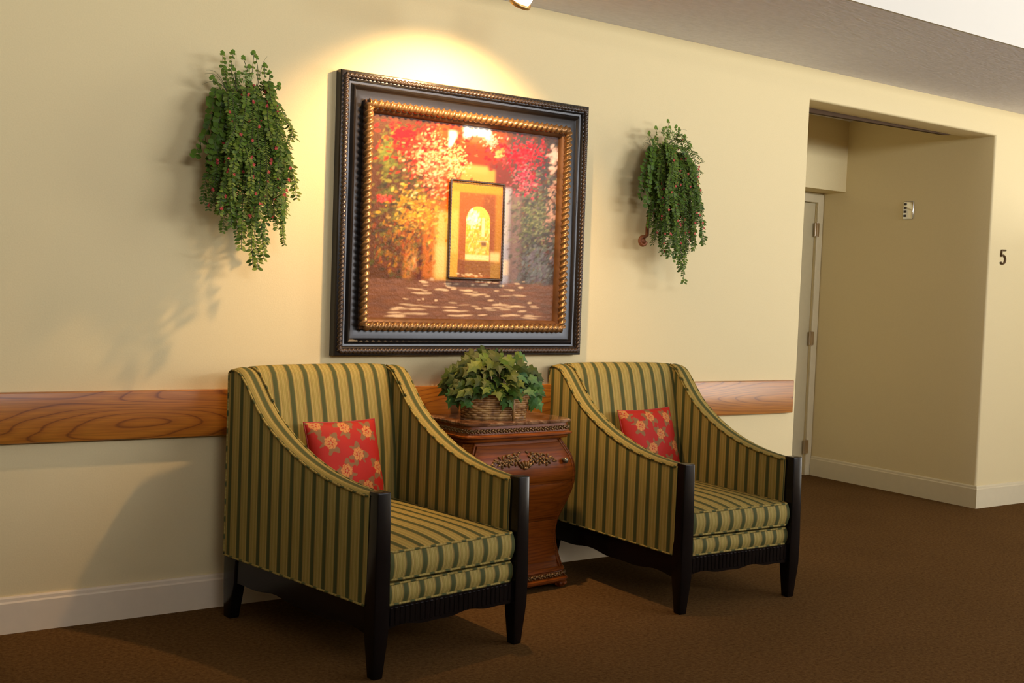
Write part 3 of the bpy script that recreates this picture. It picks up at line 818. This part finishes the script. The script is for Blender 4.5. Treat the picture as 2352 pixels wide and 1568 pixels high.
    fin(vines, 'foliage', M['leaf']); fin(stems, 'stems', M['stem']); f_ = fin(flowers, 'blossoms', M['leaf']); f_['label'] = 'small red blossoms'
    fin(sprigs, 'sprigs', M['leaf'])
    for pf in puffs: fin(pf, 'flower_head', M['leaf'])
    for V, F in blades:
        g_ = Acc(); g_.add(V, F); fin(g_, 'grass_blade', M['stem'])
    # wall pocket behind the leaves
    A = Acc(); xp, zt = spec['xc'], spec['zt']-.03; V = []; F = []; n = 14; rows_ = 8
    for j in range(rows_+1):
        t = j/rows_; r = .050*(1-t)**.7+.010; z = zt-.22*t
        for k in range(n+1):
            a = PI*k/n; V.append((xp+r*math.cos(a), -.004-r*1.0*math.sin(a), z))
    for j in range(rows_):
        for k in range(n): F.append((j*(n+1)+k, j*(n+1)+k+1, (j+1)*(n+1)+k+1, (j+1)*(n+1)+k)[::-1])
        F.append((j*(n+1), (j+1)*(n+1), (j+1)*(n+1)+n, j*(n+1)+n)[::-1])
    F.append(tuple(range(n+1))); F.append(tuple(rows_*(n+1)+k for k in range(n+1))[::-1])
    A.add(V, F)
    fin(A, 'wall_pocket', M['rust'])
    if 'scroll' in spec:
        sx, sz = spec['scroll']; A = Acc()
        P = [(xp-.01, -.03, zt-.20), (xp-.03, -.035, zt-.27), (sx+.070, -.045, sz+.13), (sx+.05, -.06, sz+.07), (sx+.033, -.08, sz+.03)] + [(sx+.020*math.cos(a), -.09, sz+.020*math.sin(a)) for a in [1.2+.45*i for i in range(12)]]
        V, F, S = tube_np(P, .009, 8); A.add(V, F)
        V, F = ellipsoid((sx, -.09, sz), (.016, .012, .014), None, 10, 8); A.add(V, F)
        fin(A, 'scroll', M['rust'])
    return root
rr_ = random.Random(11)
v1 = []
# (x0,y0,z0, x1,y1,z1, out, kind, size, gap, dens, yellow, red)
v1 += [(1.36, -.09, 1.96, 1.235, -.12, 1.72, .05, 'round', .026, .021, 2, .15, .0), (1.37, -.10, 1.95, 1.27, -.16, 1.70, .05, 'round', .026, .021, 2, .1, .0), (1.37, -.10, 1.93, 1.29, -.16, 1.74, .03, 'round', .026, .020, 2, .1, .0)]
v1 += [(1.37, -.09, 1.92, 1.265, -.14, 1.53, .02, 'oval', .019, .011, 2, .1, .10), (1.38, -.09, 1.92, 1.285, -.16, 1.60, .02, 'oval', .019, .011, 2, .1, .08), (1.40, -.09, 1.90, 1.275, -.12, 1.56, .02, 'oval', .019, .011, 2, .1, .08)]
v1 += [(1.40, -.09, 1.90, 1.325, -.14, 1.45, .02, 'oval', .020, .010, 2, .5, .05), (1.40, -.09, 1.90, 1.34, -.18, 1.47, .02, 'oval', .020, .010, 2, .5, .05), (1.42, -.09, 1.90, 1.375, -.16, 1.44, .02, 'oval', .020, .010, 2, .3, .03)]
v1 += [(1.42, -.09, 1.90, 1.40, -.18, 1.39, .02, 'oval', .026, .0125, 2, .9, .03), (1.43, -.09, 1.90, 1.41, -.15, 1.43, .02, 'oval', .026, .0125, 2, .7, .03), (1.45, -.09, 1.90, 1.445, -.18, 1.335, .02, 'oval', .026, .0125, 2, .9, .02)]
v1 += [(1.46, -.09, 1.90, 1.46, -.16, 1.32, .02, 'oval', .026, .0125, 2, .9, .02), (1.47, -.09, 1.90, 1.485, -.17, 1.36, .02, 'oval', .026, .0125, 2, .7, .03), (1.48, -.09, 1.90, 1.50, -.15, 1.41, .02, 'oval', .024, .0125, 2, .5, .03)]
v1 += [(1.50, -.09, 1.92, 1.615, -.14, 1.60, .03, 'oval', .024, .0125, 2, .8, .05), (1.50, -.09, 1.92, 1.60, -.16, 1.66, .03, 'oval', .024, .0125, 2, .6, .03), (1.50, -.09, 1.92, 1.625, -.12, 1.64, .05, 'oval', .024, .013, 2, .8, .04)]
v1 += [(1.50, -.09, 1.90, 1.575, -.16, 1.46, .02, 'oval', .018, .009, 2, .5, .06), (1.50, -.09, 1.90, 1.595, -.14, 1.42, .02, 'oval', .018, .009, 2, .6, .10), (1.50, -.09, 1.90, 1.560, -.18, 1.50, .02, 'oval', .018, .009, 2, .6, .05)]
v1 += [(1.49, -.09, 1.98, 1.610, -.12, 1.83, .05, 'blade', .028, .009, 2, .4, .08), (1.48, -.09, 2.0, 1.585, -.14, 1.90, .05, 'oval', .020, .009, 2, .5, .02), (1.48, -.09, 2.0, 1.55, -.18, 1.88, .05, 'oval', .020, .009, 2, .5, .02)]
s1 = dict(z0=1.31, xc=1.435, w=.135, zt=2.00, fill=105, vines=v1, len=lambda a: .50-.12*abs(a),
          sprigs=[(1.335, 2.115, -.01), (1.375, 2.125, -.015), (1.415, 2.11, .02), (1.455, 2.135, .0), (1.465, 2.12, .015), (1.50, 2.095, .01), (1.345, 2.06, -.01), (1.52, 2.07, .01), (1.44, 2.08, 0), (1.40, 2.05, 0), (1.38, 2.06, 0), (1.56, 2.03, 0), (1.30, 2.02, 0)],
          blades=[(1.37, 1.96, 1.262, 2.03), (1.37, 1.96, 1.268, 2.045), (1.38, 1.96, 1.255, 1.99), (1.36, 1.95, 1.28, 1.96), (1.39, 1.98, 1.38, 2.12), (1.47, 1.98, 1.50, 2.13), (1.40, 1.98, 1.33, 2.07)],
          puffs=[(1.395, 1.93), (1.415, 2.045), (1.395, 2.03)])
pl1 = wall_plant('hanging_plant', 1.435, 21, s1)
tag(pl1, 'bushy trailing green plant with tiny red blossoms, on the wall left of the painting', 'plant', 'trailing wall plants')
v2 = []
v2 += [(3.47, -.09, 2.0, 3.405, -.12, 1.78, .02, 'round', .022, .017, 2, .1, .0), (3.46, -.09, 2.0, 3.36, -.12, 1.745, .02, 'round', .022, .019, 2, .05, .0), (3.47, -.09, 2.0, 3.385, -.15, 1.70, .02, 'round', .022, .019, 2, .05, .0), (3.47, -.09, 1.98, 3.39, -.12, 1.84, .02, 'round', .022, .017, 2, .1, .0)]
v2 += [(3.49, -.09, 1.95, 3.42, -.14, 1.62, .02, 'oval', .018, .010, 2, .1, .05), (3.49, -.09, 1.95, 3.44, -.16, 1.60, .02, 'oval', .018, .010, 2, .2, .05), (3.49, -.09, 1.95, 3.45, -.16, 1.55, .02, 'blade', .022, .009, 2, .3, .06), (3.48, -.09, 1.95, 3.47, -.14, 1.56, .02, 'oval', .018, .010, 2, .5, .05)]
for k in range(6): v2.append((3.55, -.09, 1.95, 3.53+.028*k, -.17, (1.47, 1.45, 1.43, 1.36, 1.42, 1.52)[k], .02, 'oval', .024, .0115, 2, .4, .03))
for k in range(5): v2.append((3.58, -.09, 1.95, 3.60+.028*k, -.16, (1.41, 1.48, 1.50, 1.57, 1.68)[k], .02, 'oval', .022, .0115, 2, .4, .05))
v2 += [(3.60, -.09, 2.0, 3.74, -.14, 1.72, .05, 'blade', .026, .009, 2, .4, .08), (3.60, -.09, 2.02, 3.75, -.13, 1.90, .05, 'blade', .026, .009, 2, .5, .05), (3.58, -.09, 2.04, 3.73, -.15, 1.95, .05, 'blade', .026, .009, 2, .5, .0), (3.60, -.09, 1.98, 3.72, -.14, 1.66, .03, 'blade', .024, .009, 2, .5, .06)]
s2 = dict(z0=1.36, xc=3.56, w=.125, zt=2.03, fill=95, vines=v2, len=lambda a: .52-.10*abs(a),
          sprigs=[(3.545, 2.13, 0), (3.60, 2.11, .01), (3.47, 2.09, -.01), (3.62, 2.10, .01), (3.66, 2.07, .01), (3.43, 2.06, 0), (3.52, 2.09, 0), (3.70, 2.03, .01), (3.56, 2.10, 0)],
          blades=[(3.46, 1.99, 3.37, 2.0), (3.46, 1.99, 3.36, 1.965), (3.46, 1.98, 3.375, 2.03), (3.47, 1.98, 3.38, 1.95), (3.46, 1.98, 3.365, 1.985), (3.56, 2.02, 3.65, 2.10), (3.56, 2.02, 3.66, 2.06)],
          puffs=[(3.475, 2.075), (3.515, 2.06)], scroll=(3.425, 1.548))
pl2 = wall_plant('hanging_plant', 3.56, 33, s2)
tag(pl2, 'bushy trailing green plant with tiny red blossoms, on the wall between painting and alcove', 'plant', 'trailing wall plants')

# ------------------------------------------------------------------ ivy in a basket on the chest
ivy = empty('ivy_basket', (2.510, -.235, .740), math.radians(-10)); tag(ivy, 'leafy ivy in a low wicker basket on the marble top of the chest', 'potted plant')
def bask_xy(a, r=1.0, ):
    n_ = 3.2; c, s = math.cos(a), math.sin(a)
    return (.150*r*math.copysign(abs(c)**(2/n_), c), .085*r*math.copysign(abs(s)**(2/n_), s))
A = Acc(); ns = 28
for j in range(11):
    z = .006+.0095*j; r = .88+.12*j/10
    P = []
    for i in range(112):
        a = 2*PI*i/112; x, y = bask_xy(a, r); wv = .0035*math.cos(ns/2*a+PI*j); l_ = math.hypot(x, y); P.append((x*(1+wv/l_), y*(1+wv/l_), z))
    V, F, S = tube_np(P, .0055, 6, True); A.add(V, F)
A.build('basket', M['wicker'], ivy)
A = Acc()
for i in range(ns):
    a = 2*PI*i/ns; x0, y0 = bask_xy(a, .88); x1, y1 = bask_xy(a, 1.0); V, F, S = tube_np([(x0, y0, .0), (x1, y1, .112)], .003, 6); A.add(V, F)
A.build('stakes', M['wicker'], ivy)
A = Acc()
for z, r, q in ((.004, .89, .007), (.112, 1.01, .008)):
    P = [(*bask_xy(2*PI*i/80, r), z) for i in range(80)]
    V, F, S = tube_np(P, q, 8, True, rfun=lambda s_, a_, q=q: q*(1+.18*math.cos(2*a_+s_*240))); A.add(V, F)
A.build('rim', M['wicker'], ivy)
P = [(.052, -.096*math.cos(t), .0+.20*math.sin(t)**.8) for t in [PI*i/30 for i in range(31)]]
V, F, S = tube_np(P, .0065, 8); mesh_np('handle', V, F, M['wicker'], ivy)
V = []; F = []; m = 40
V.append((0, 0, .085))
for i in range(m): x, y = bask_xy(2*PI*i/m, .94); V.append((x, y, .085))
for i in range(m): F.append((0, 1+i, 1+(i+1) % m))
mesh_np('moss', V, F, plain('moss', (.03, .035, .01), .9, noise=.4), ivy)
A = Acc(); ST = Acc(); rnd = random.Random(5)
def ivyleaf(p, d, size, col):
    add_leaf(A, p, d, (rnd.uniform(-.5, .4), -1+rnd.uniform(-.3, .3), rnd.uniform(.1, 1.0)), size, 'ivy', col, .18)
for k in range(215):
    # points on and inside a dome
    th = rnd.uniform(0, 2*PI); ph = math.acos(rnd.uniform(-.12, 1)); rr = rnd.uniform(.55, 1.0)**.6
    x = .205*math.sin(ph)*math.cos(th)*rr; y = .15*math.sin(ph)*math.sin(th)*rr; z = .125+.170*math.cos(ph)*rr
    d_ = Vector((x*1.2, y-.01, -.06-.5*(abs(x))*.6+.02*math.cos(ph)))
    yel = max(0, min(1, .45-x*2.0+rnd.uniform(-.5, .4)+(z-.2)*1.2))*.5
    c = mix(mix(GD, GM, rnd.random()), GL, rnd.random()*.45); c = mix(c, (.24, .24, .035), yel if rr > .75 else yel*.3); c = mix(c, (0, 0, 0), .50*rnd.random()+.15)
    if x > .06 and rnd.random() < .5: c = mix(c, (.06, .15, .06), .6)
    ivyleaf((x, y, z), d_, rnd.uniform(.044, .072), c)
    V, F, S = tube_np([(x*.3, y*.3, .09), (x*.8, y*.8, z*.8+.03), (x, y, z)], .0012, 4); ST.add(V, F)
hang = [(.02, -.105, [.12, .09, .065]), (.165, -.07, [.13, .10, .07, .055]), (-.15, -.06, [.12, .09, .06]), (-.185, .0, [.13, .09, .065]), (.05, -.11, [.10]), (-.06, -.11, [.115]), (.185, -.02, [.14, .10, .06]), (-.11, -.10, [.12])]
for x, y, zz in hang:
    V, F, S = tube_np([(x*.6, y*.5, .11), (x*.95, y*.95, .135)]+[(x, y, z) for z in zz], .0014, 5); ST.add(V, F)
    for z in zz:
        for s in (-1, 1):
            ivyleaf((x+s*.008, y-.004, z+.02), (s*.5+rnd.uniform(-.2, .2), -.15, -1), rnd.uniform(.042, .058), mix(GM, (.07, .18, .045), rnd.random()))
A.build('ivy_leaves', M['leaf'], ivy, smooth=False); ST.build('stems', M['stem'], ivy)

# ------------------------------------------------------------------ framed painting
PX0, PX1, PZ0, PZ1 = 1.843, 3.104, .990, 2.150
FW, FH = PX1-PX0, PZ1-PZ0
pic = empty('framed_painting', ((PX0+PX1)/2, -.002, (PZ0+PZ1)/2)); pic.rotation_euler = (0, -math.radians(.35), 0)
tag(pic, 'large painting of a flowered doorway in a black and gold frame', 'painting')
def frame_profile(name, prof, mat):
    # prof: (inset from the outer edge, distance from the wall)
    V = []; F = []; n = len(prof)
    for (sx, sz) in ((-1, -1), (1, -1), (1, 1), (-1, 1)):
        for a, d_ in prof: V.append((sx*(FW/2-a), -d_, sz*(FH/2-a)))
    for c in range(4):
        c2 = (c+1) % 4
        for k in range(n-1): F.append((c*n+k, c2*n+k, c2*n+k+1, c*n+k+1))
        F.append((c*n+n-1, c2*n+n-1, c2*n, c*n))
    o = mesh_np(name, V, F, mat, pic, True, angle=30)
    return o
frame_profile('outer_frame', [(0, 0), (0, .040), (.004, .046), (.010, .048), (.034, .048), (.038, .044), (.041, .036), (.049, .034), (.052, .038), (.056, .045), (.060, .0475), (.064, .045), (.068, .039), (.074, .036), (.110, .028), (.116, .026), (.116, 0)], M['frame'])
def rope(name, inset, dist, r, spacing, mat, lobes=2, depth=.16, n=12, per=9):
    A = Acc()
    hx, hz = FW/2-inset, FH/2-inset
    cs = [(-hx, -hz), (hx, -hz), (hx, hz), (-hx, hz)]
    for i in range(4):
        (x0, z0), (x1, z1) = cs[i], cs[(i+1) % 4]; L_ = math.hypot(x1-x0, z1-z0); m = int(L_/spacing*per)
        P = [(x0+(x1-x0)*k/m, -dist, z0+(z1-z0)*k/m) for k in range(m+1)]
        sgn = 1 if i % 2 == 0 else -1
        V, F, S = tube_np(P, r, n, rfun=lambda s_, a_: r*(1-depth+depth*math.cos(lobes*a_*1.0+sgn*2*PI*s_/spacing))); A.add(V, F)
    return A.build(name, mat, pic)
rope('rope_edge', .021, .049, .0125, .0185, M['frame_rope'], 2, .22, 10, 8)
frame_profile('inner_frame', [(.110, 0), (.110, .046), (.114, .050), (.134, .050), (.142, .050), (.150, .044), (.155, .034), (.160, .022), (.160, 0)], plain('inner_gold', (.13, .055, .018), .45, metal=.3, noise=.3))
gr = rope('gold_rope', .124, .054, .0215, .0270, M['gold'], 2, .20, 16, 10); gr['label'] = 'gilt twisted rope moulding'

# the painted scene, laid down stroke by stroke as pigment
def paint(nx, ny, fn, seed):
    rng = np.random.RandomState(seed)
    I = np.zeros((ny, nx, 3)); yy, xx = np.mgrid[0:ny, 0:nx]; uu = (xx+.5)/nx; vv = (yy+.5)/ny
    def rect(u0, u1, v0, v1, col, soft=.006, alpha=1.0):
        m = (sstep(u0-soft, u0+soft, uu)*(1-sstep(u1-soft, u1+soft, uu))*sstep(v0-soft, v0+soft, vv)*(1-sstep(v1-soft, v1+soft, vv))*alpha)[..., None]
        I[:] = I*(1-m)+np.array(col)*m
    def stroke(u, v, lu, lv, ang, col, alpha=.9):
        R_ = max(lu, lv)*1.5; x0, x1 = max(0, int((u-R_)*nx)), min(nx, int((u+R_)*nx)+2); y0, y1 = max(0, int((v-R_)*ny)), min(ny, int((v+R_)*ny)+2)
        if x1 <= x0 or y1 <= y0: return
        du = uu[y0:y1, x0:x1]-u; dv = vv[y0:y1, x0:x1]-v; c, s = math.cos(ang), math.sin(ang)
        a = (du*c+dv*s)/lu; b_ = (-du*s+dv*c)/lv; d_ = a*a+b_*b_
        m = (np.clip(1.4-d_*1.4, 0, 1)*alpha)[..., None]
        I[y0:y1, x0:x1] = I[y0:y1, x0:x1]*(1-m)+np.array(col)*m
    def cloud(n, u0, u1, v0, v1, cols, size=(.005, .014), asp=(.3, .6), ang=(-1.2, 0.2), alpha=.62, gauss=True):
        for _ in range(int(n*1.5)):
            if gauss:
                u = (u0+u1)/2+rng.normal()*(u1-u0)/4; v = (v0+v1)/2+rng.normal()*(v1-v0)/4
            else: u = rng.uniform(u0, u1); v = rng.uniform(v0, v1)
            s = rng.uniform(*size); c = np.array(cols[rng.randint(len(cols))])*rng.uniform(.8, 1.2)
            stroke(u, v, s, s*rng.uniform(*asp), rng.uniform(*ang), c, alpha)
    fn(I, rect, stroke, cloud, rng, uu, vv); 
    K = np.array([.25, .5, .25])
    for ax in (0, 1):
        J = np.pad(I, [(1, 1) if a == ax else (0, 0) for a in range(3)], mode='edge'); I = sum(K[i]*np.take(J, range(i, i+I.shape[ax]), ax) for i in range(3))
    g = I.mean(2, keepdims=True); I = g+(I-g)*1.25
    return np.clip(I, 0.004, 1)**1.22*.88
def scene_main(I, rect, stroke, cloud, rng, uu, vv):
    I[:] = (.13, .055, .025)
    rect(.30, .72, .0, .8, (.42, .13, .045), .05)
    rect(.70, 1.02, .0, .9, (.10, .085, .075), .06)
    rect(-.02, .28, .0, .9, (.15, .07, .025), .05)
    cloud(700, -.05, 1.05, -.05, .85, [(.16, .06, .025), (.22, .09, .04), (.09, .05, .02), (.30, .11, .05)], (.01, .03), gauss=False, alpha=.45)
    rect(.24, .40, .40, .80, (.50, .20, .06), .03); rect(.33, .41, .45, .80, (.75, .52, .22), .02)
    rect(.335, .405, .62, .78, (.85, .66, .34), .03, .8)
    rect(.235, .265, .55, .82, (.14, .045, .02), .012); rect(.17, .21, .62, .80, (.52, .26, .10), .02); rect(.205, .235, .66, .75, (.75, .48, .26), .015)
    rect(.44, .68, .10, .30, (.36, .085, .035), .03); rect(.60, .74, .16, .40, (.20, .065, .045), .04)
    rect(.45, .64, .215, .30, (.62, .36, .14), .012); rect(.48, .60, .20, .24, (.66, .40, .17), .012)
    rect(.46, .61, -.01, .065, (.95, .93, .88), .012); rect(.50, .58, .05, .085, (.55, .20, .10), .01)
    rect(.69, .735, .30, .82, (.46, .46, .50), .012); rect(.70, .725, .33, .60, (.55, .52, .50), .01); rect(.70, .735, .68, .76, (.78, .66, .52), .01)
    rect(.73, .80, .32, .85, (.27, .20, .18), .03)
    # foliage left
    cloud(420, -.03, .30, .02, .75, [(.10, .11, .025), (.18, .17, .04), (.06, .05, .015), (.26, .22, .06), (.12, .05, .02)], (.008, .024))
    cloud(90, .03, .12, .08, .30, [(.22, .24, .06), (.34, .32, .09), (.14, .17, .04)], (.008, .022))
    cloud(330, .10, .36, .34, .60, [(.62, .32, .06), (.75, .48, .12), (.50, .20, .04), (.80, .58, .22), (.35, .22, .05)], (.006, .017))
    cloud(200, .03, .30, .50, .80, [(.40, .12, .03), (.30, .16, .04), (.52, .26, .06), (.16, .07, .02), (.20, .16, .06)], (.008, .02), ang=(-1.6, -.8))
    # bougainvillea left, pale salmon over red
    cloud(260, .05, .50, .02, .26, [(.62, .05, .035), (.70, .10, .05), (.48, .035, .03)], (.008, .02))
    cloud(520, .18, .44, .05, .36, [(.85, .38, .22), (.90, .55, .32), (.78, .22, .12), (.94, .70, .48), (.70, .12, .08)], (.006, .014))
    cloud(110, .36, .50, .10, .27, [(.92, .74, .44), (.85, .55, .28)], (.005, .012))
    cloud(40, .09, .20, .04, .12, [(.72, .03, .025), (.60, .03, .03)], (.010, .022)); cloud(26, .03, .10, .38, .44, [(.72, .08, .07), (.80, .22, .18)], (.008, .014))
    rect(.385, .425, .04, .075, (.95, .90, .80), .012); stroke(.40, .09, .045, .018, -1.2, (.95, .86, .72))
    # bougainvillea and ivy right
    cloud(420, .74, 1.02, .10, .85, [(.13, .14, .10), (.20, .20, .15), (.09, .085, .075), (.26, .25, .17), (.20, .15, .15)], (.008, .022))
    cloud(320, .76, .99, .28, .62, [(.14, .15, .08), (.22, .24, .13), (.34, .34, .20), (.10, .12, .09)], (.006, .014))
    cloud(200, .80, 1.0, .60, .85, [(.17, .18, .17), (.24, .25, .24), (.20, .17, .19)], (.008, .02), ang=(-1.3, -.5))
    cloud(330, .60, .95, .03, .20, [(.42, .03, .04), (.55, .05, .06), (.32, .02, .03), (.62, .12, .13)], (.006, .015))
    cloud(180, .73, .90, .15, .33, [(.50, .06, .10), (.62, .16, .20), (.38, .03, .06), (.72, .30, .30)], (.006, .013))
    cloud(60, .57, .66, .03, .10, [(.85, .45, .36), (.88, .65, .5)], (.005, .012)); cloud(26, .63, .69, .10, .15, [(.52, .50, .26), (.34, .34, .14)], (.006, .016))
    cloud(26, .95, 1.0, .06, .17, [(.80, .62, .52)], (.014, .026)); cloud(70, .93, 1.0, .2, .60, [(.62, .42, .33), (.46, .30, .24)], (.007, .016))
    # path with dappled light
    m = sstep(.785, .83, vv)[..., None]; I[:] = I*(1-m)+m*(np.array((.25, .145, .095))*(1+0*uu[..., None])+(uu[..., None]-.5)*np.array((-.04, .02, .05)))
    for _ in range(420): stroke(rng.uniform(-.02, 1.02), rng.uniform(.80, 1.0), rng.uniform(.02, .07), rng.uniform(.004, .010), rng.uniform(-.12, .12), np.array((.27, .15, .10))*rng.uniform(.7, 1.25), .5)
    for v_, n_, l0, l1 in ((.795, 10, .01, .03), (.815, 14, .012, .03), (.845, 16, .02, .05), (.865, 10, .02, .06), (.90, 7, .01, .03), (.925, 14, .03, .07), (.945, 14, .03, .08), (.972, 16, .04, .09)):
        for _ in range(n_): stroke(rng.uniform(.18 if v_ < .9 else .12, .82 if v_ < .88 else .95), v_+rng.normal()*.006, rng.uniform(l0, l1)*.8, rng.uniform(.003, .007), rng.uniform(-.08, .08), np.array((.88, .68, .47))*rng.uniform(.75, 1.1), .8)
    m = (1-sstep(0, .028, vv))[..., None]*.55; I[:] = I*(1-m)+np.array((.06, .02, .015))*m
def scene_door(I, rect, stroke, cloud, rng, uu, vv):
    I[:] = (.60, .36, .12)
    rect(0, .16, 0, 1, (.70, .42, .13), .02); rect(.0, .15, .30, .75, (.80, .56, .22), .04, .8); rect(.85, 1, 0, 1, (.46, .25, .07), .02)
    rect(.16, .86, .10, 1, (.42, .17, .06), .015); rect(.62, .86, .10, 1, (.32, .13, .05), .06)
    rect(.0, 1, 0, .10, (.60, .34, .09), .02)
    top = .245; cx = .53; hwid = .235
    ell = ((uu-cx)/hwid)**2+((vv-.40)/.16)**2 < 1; body_ = (np.abs(uu-cx) < hwid) & (vv > .40) & (vv < .82); I[ell | body_] = (.80, .58, .20)
    inn = (ell | body_); J = I.copy()
    cloud(500, .30, .76, .38, .80, [(.80, .58, .18), (.62, .44, .12), (.90, .78, .42), (.50, .36, .12), (.86, .55, .12)], (.015, .04), gauss=False)
    cloud(60, .33, .55, .28, .46, [(.97, .95, .85), (.94, .85, .6)], (.02, .05)); rect(.60, .66, .36, .56, (.93, .80, .50), .01)
    rect(.52, .74, .60, .615, (.80, .62, .40), .008); rect(.60, .70, .615, .66, (.25, .14, .08), .02)
    rect(.26, .80, .755, .81, (.92, .74, .44), .008)
    keep = ~inn; I[keep] = J[keep]
    rect(.16, .86, .82, .97, (.30, .15, .06), .015); rect(.16, .30, .82, 1, (.28, .12, .05), .02)
    rect(.78, .98, .72, .82, (.85, .62, .34), .03); rect(.80, 1, .84, 1, (.40, .24, .08), .02)
    cloud(16, .1, .6, .95, .99, [(.85, .66, .42)], (.02, .05), asp=(.15, .3), ang=(-.1, .1))
    cloud(200, 0, 1, 0, 1, [(.55, .30, .10), (.70, .46, .18)], (.01, .03), gauss=False, alpha=.18)
def canvas(name, x0, x1, z0, z1, y, I, parent, edge=0.0):
    ny, nx = I.shape[:2]; V = []; F = []
    for j in range(ny):
        for i in range(nx): V.append((x0+(x1-x0)*i/(nx-1), y, z1+(z0-z1)*j/(ny-1)))
    for j in range(ny-1):
        for i in range(nx-1): a = j*nx+i; F.append((a, a+nx, a+nx+1, a+1))
    cols = I.reshape(-1, 3)
    if edge:
        o = len(V); V += [(x0, y+edge, z1), (x1, y+edge, z1), (x1, y+edge, z0), (x0, y+edge, z0)]; cols = np.concatenate([cols, np.tile([[.05, .02, .01]], (4, 1))])
        tl, tr, br, bl = 0, nx-1, ny*nx-1, (ny-1)*nx
        F += [(tl, tr, o+1, o), (tr, br, o+2, o+1), (br, bl, o+3, o+2), (bl, tl, o, o+3), (o, o+1, o+2, o+3)]
    return mesh_np(name, V, F, M['painting'], parent, False, cols)
CXp, CZp = (PX0+PX1)/2, (PZ0+PZ1)/2
ins = .156
cv_ = canvas('canvas', -FW/2+ins, FW/2-ins, -FH/2+ins, FH/2-ins, -.026, paint(460, 420, scene_main, 2), pic, .018)
cw, chh = FW-2*ins, FH-2*ins
ix0, ix1 = -cw/2+.395*cw, -cw/2+.685*cw; iz1, iz0 = chh/2-.287*chh, chh/2-.787*chh
canvas('inset_canvas', ix0+.006, ix1-.006, iz0+.006, iz1-.006, -.036, paint(170, 240, scene_door, 5), cv_, .012)
A = Acc()
for (xa, za, xb, zb_) in ((ix0, iz0, ix1, iz0), (ix1, iz0, ix1, iz1), (ix1, iz1, ix0, iz1), (ix0, iz1, ix0, iz0)):
    L_ = math.hypot(xb-xa, zb_-za); m = int(L_/.0035)
    V, F, S = tube_np([(xa+(xb-xa)*k/m, -.040, za+(zb_-za)*k/m) for k in range(m+1)], .005, 8, rfun=lambda s_, a_: .0058*(1-.15+.15*math.cos(2*a_+2*PI*s_/.014))); A.add(V, F)
ifr = A.build('inset_frame', M['frame_rope'], cv_); ifr['label'] = 'thin black beaded frame'

# ------------------------------------------------------------------ ceiling spotlight over the painting
SPx, SPy, SPz = 2.322, -.60, 2.375
aim = (Vector((2.30, 0, 1.58))-Vector((SPx, SPy, SPz))).normalized()
sp = empty('ceiling_spotlight', (SPx, SPy, SPz)); tag(sp, 'small white ceiling spotlight aimed at the painting', 'spotlight')
Q = aim.to_track_quat('-Z', 'Y').to_matrix()
def orient(V): return [tuple(Q @ Vector(v)) for v in V]
V, F = lathe([(.030, .006), (.036, .02), (.040, .05), (.040, .085), (.033, .105), (.018, .115)], 28); mesh_np('lamp_head', orient(V), F, M['glow'], sp)
n = 28; V = [(r*math.cos(2*PI*k/n), r*math.sin(2*PI*k/n), z) for r, z in ((.040, .016), (.043, .010), (.043, .0), (.036, .0), (.036, .012)) for k in range(n)]
F = [(i*n+k, i*n+(k+1) % n, ((i+1) % 5)*n+(k+1) % n, ((i+1) % 5)*n+k) for i in range(5) for k in range(n)]
mesh_np('rim', orient(V), F, M['rim_glow'], sp)
top = Q @ Vector((0, 0, .11))
V, F, S = tube_np([tuple(top), (top.x, top.y, HC-SPz-.01)], .006, 10); mesh_np('stem', V, F, M['white'], sp)
V, F = lathe([(.055, 0), (.055, -.012), (.04, -.022), (.01, -.024)], 24, (top.x, top.y, HC-SPz)); mesh_np('ceiling_canopy', V, F, M['white'], sp)
ld = bpy.data.lights.new('spot', 'SPOT'); ld.energy = 112; ld.color = (1.0, .63, .31); ld.spot_size = math.radians(114); ld.spot_blend = .7; ld.shadow_soft_size = .03
lo = bpy.data.objects.new('spot', ld); C.objects.link(lo); lo.location = Vector((SPx, SPy, SPz))+aim*.02; lo.rotation_euler = aim.to_track_quat('-Z', 'Y').to_euler()
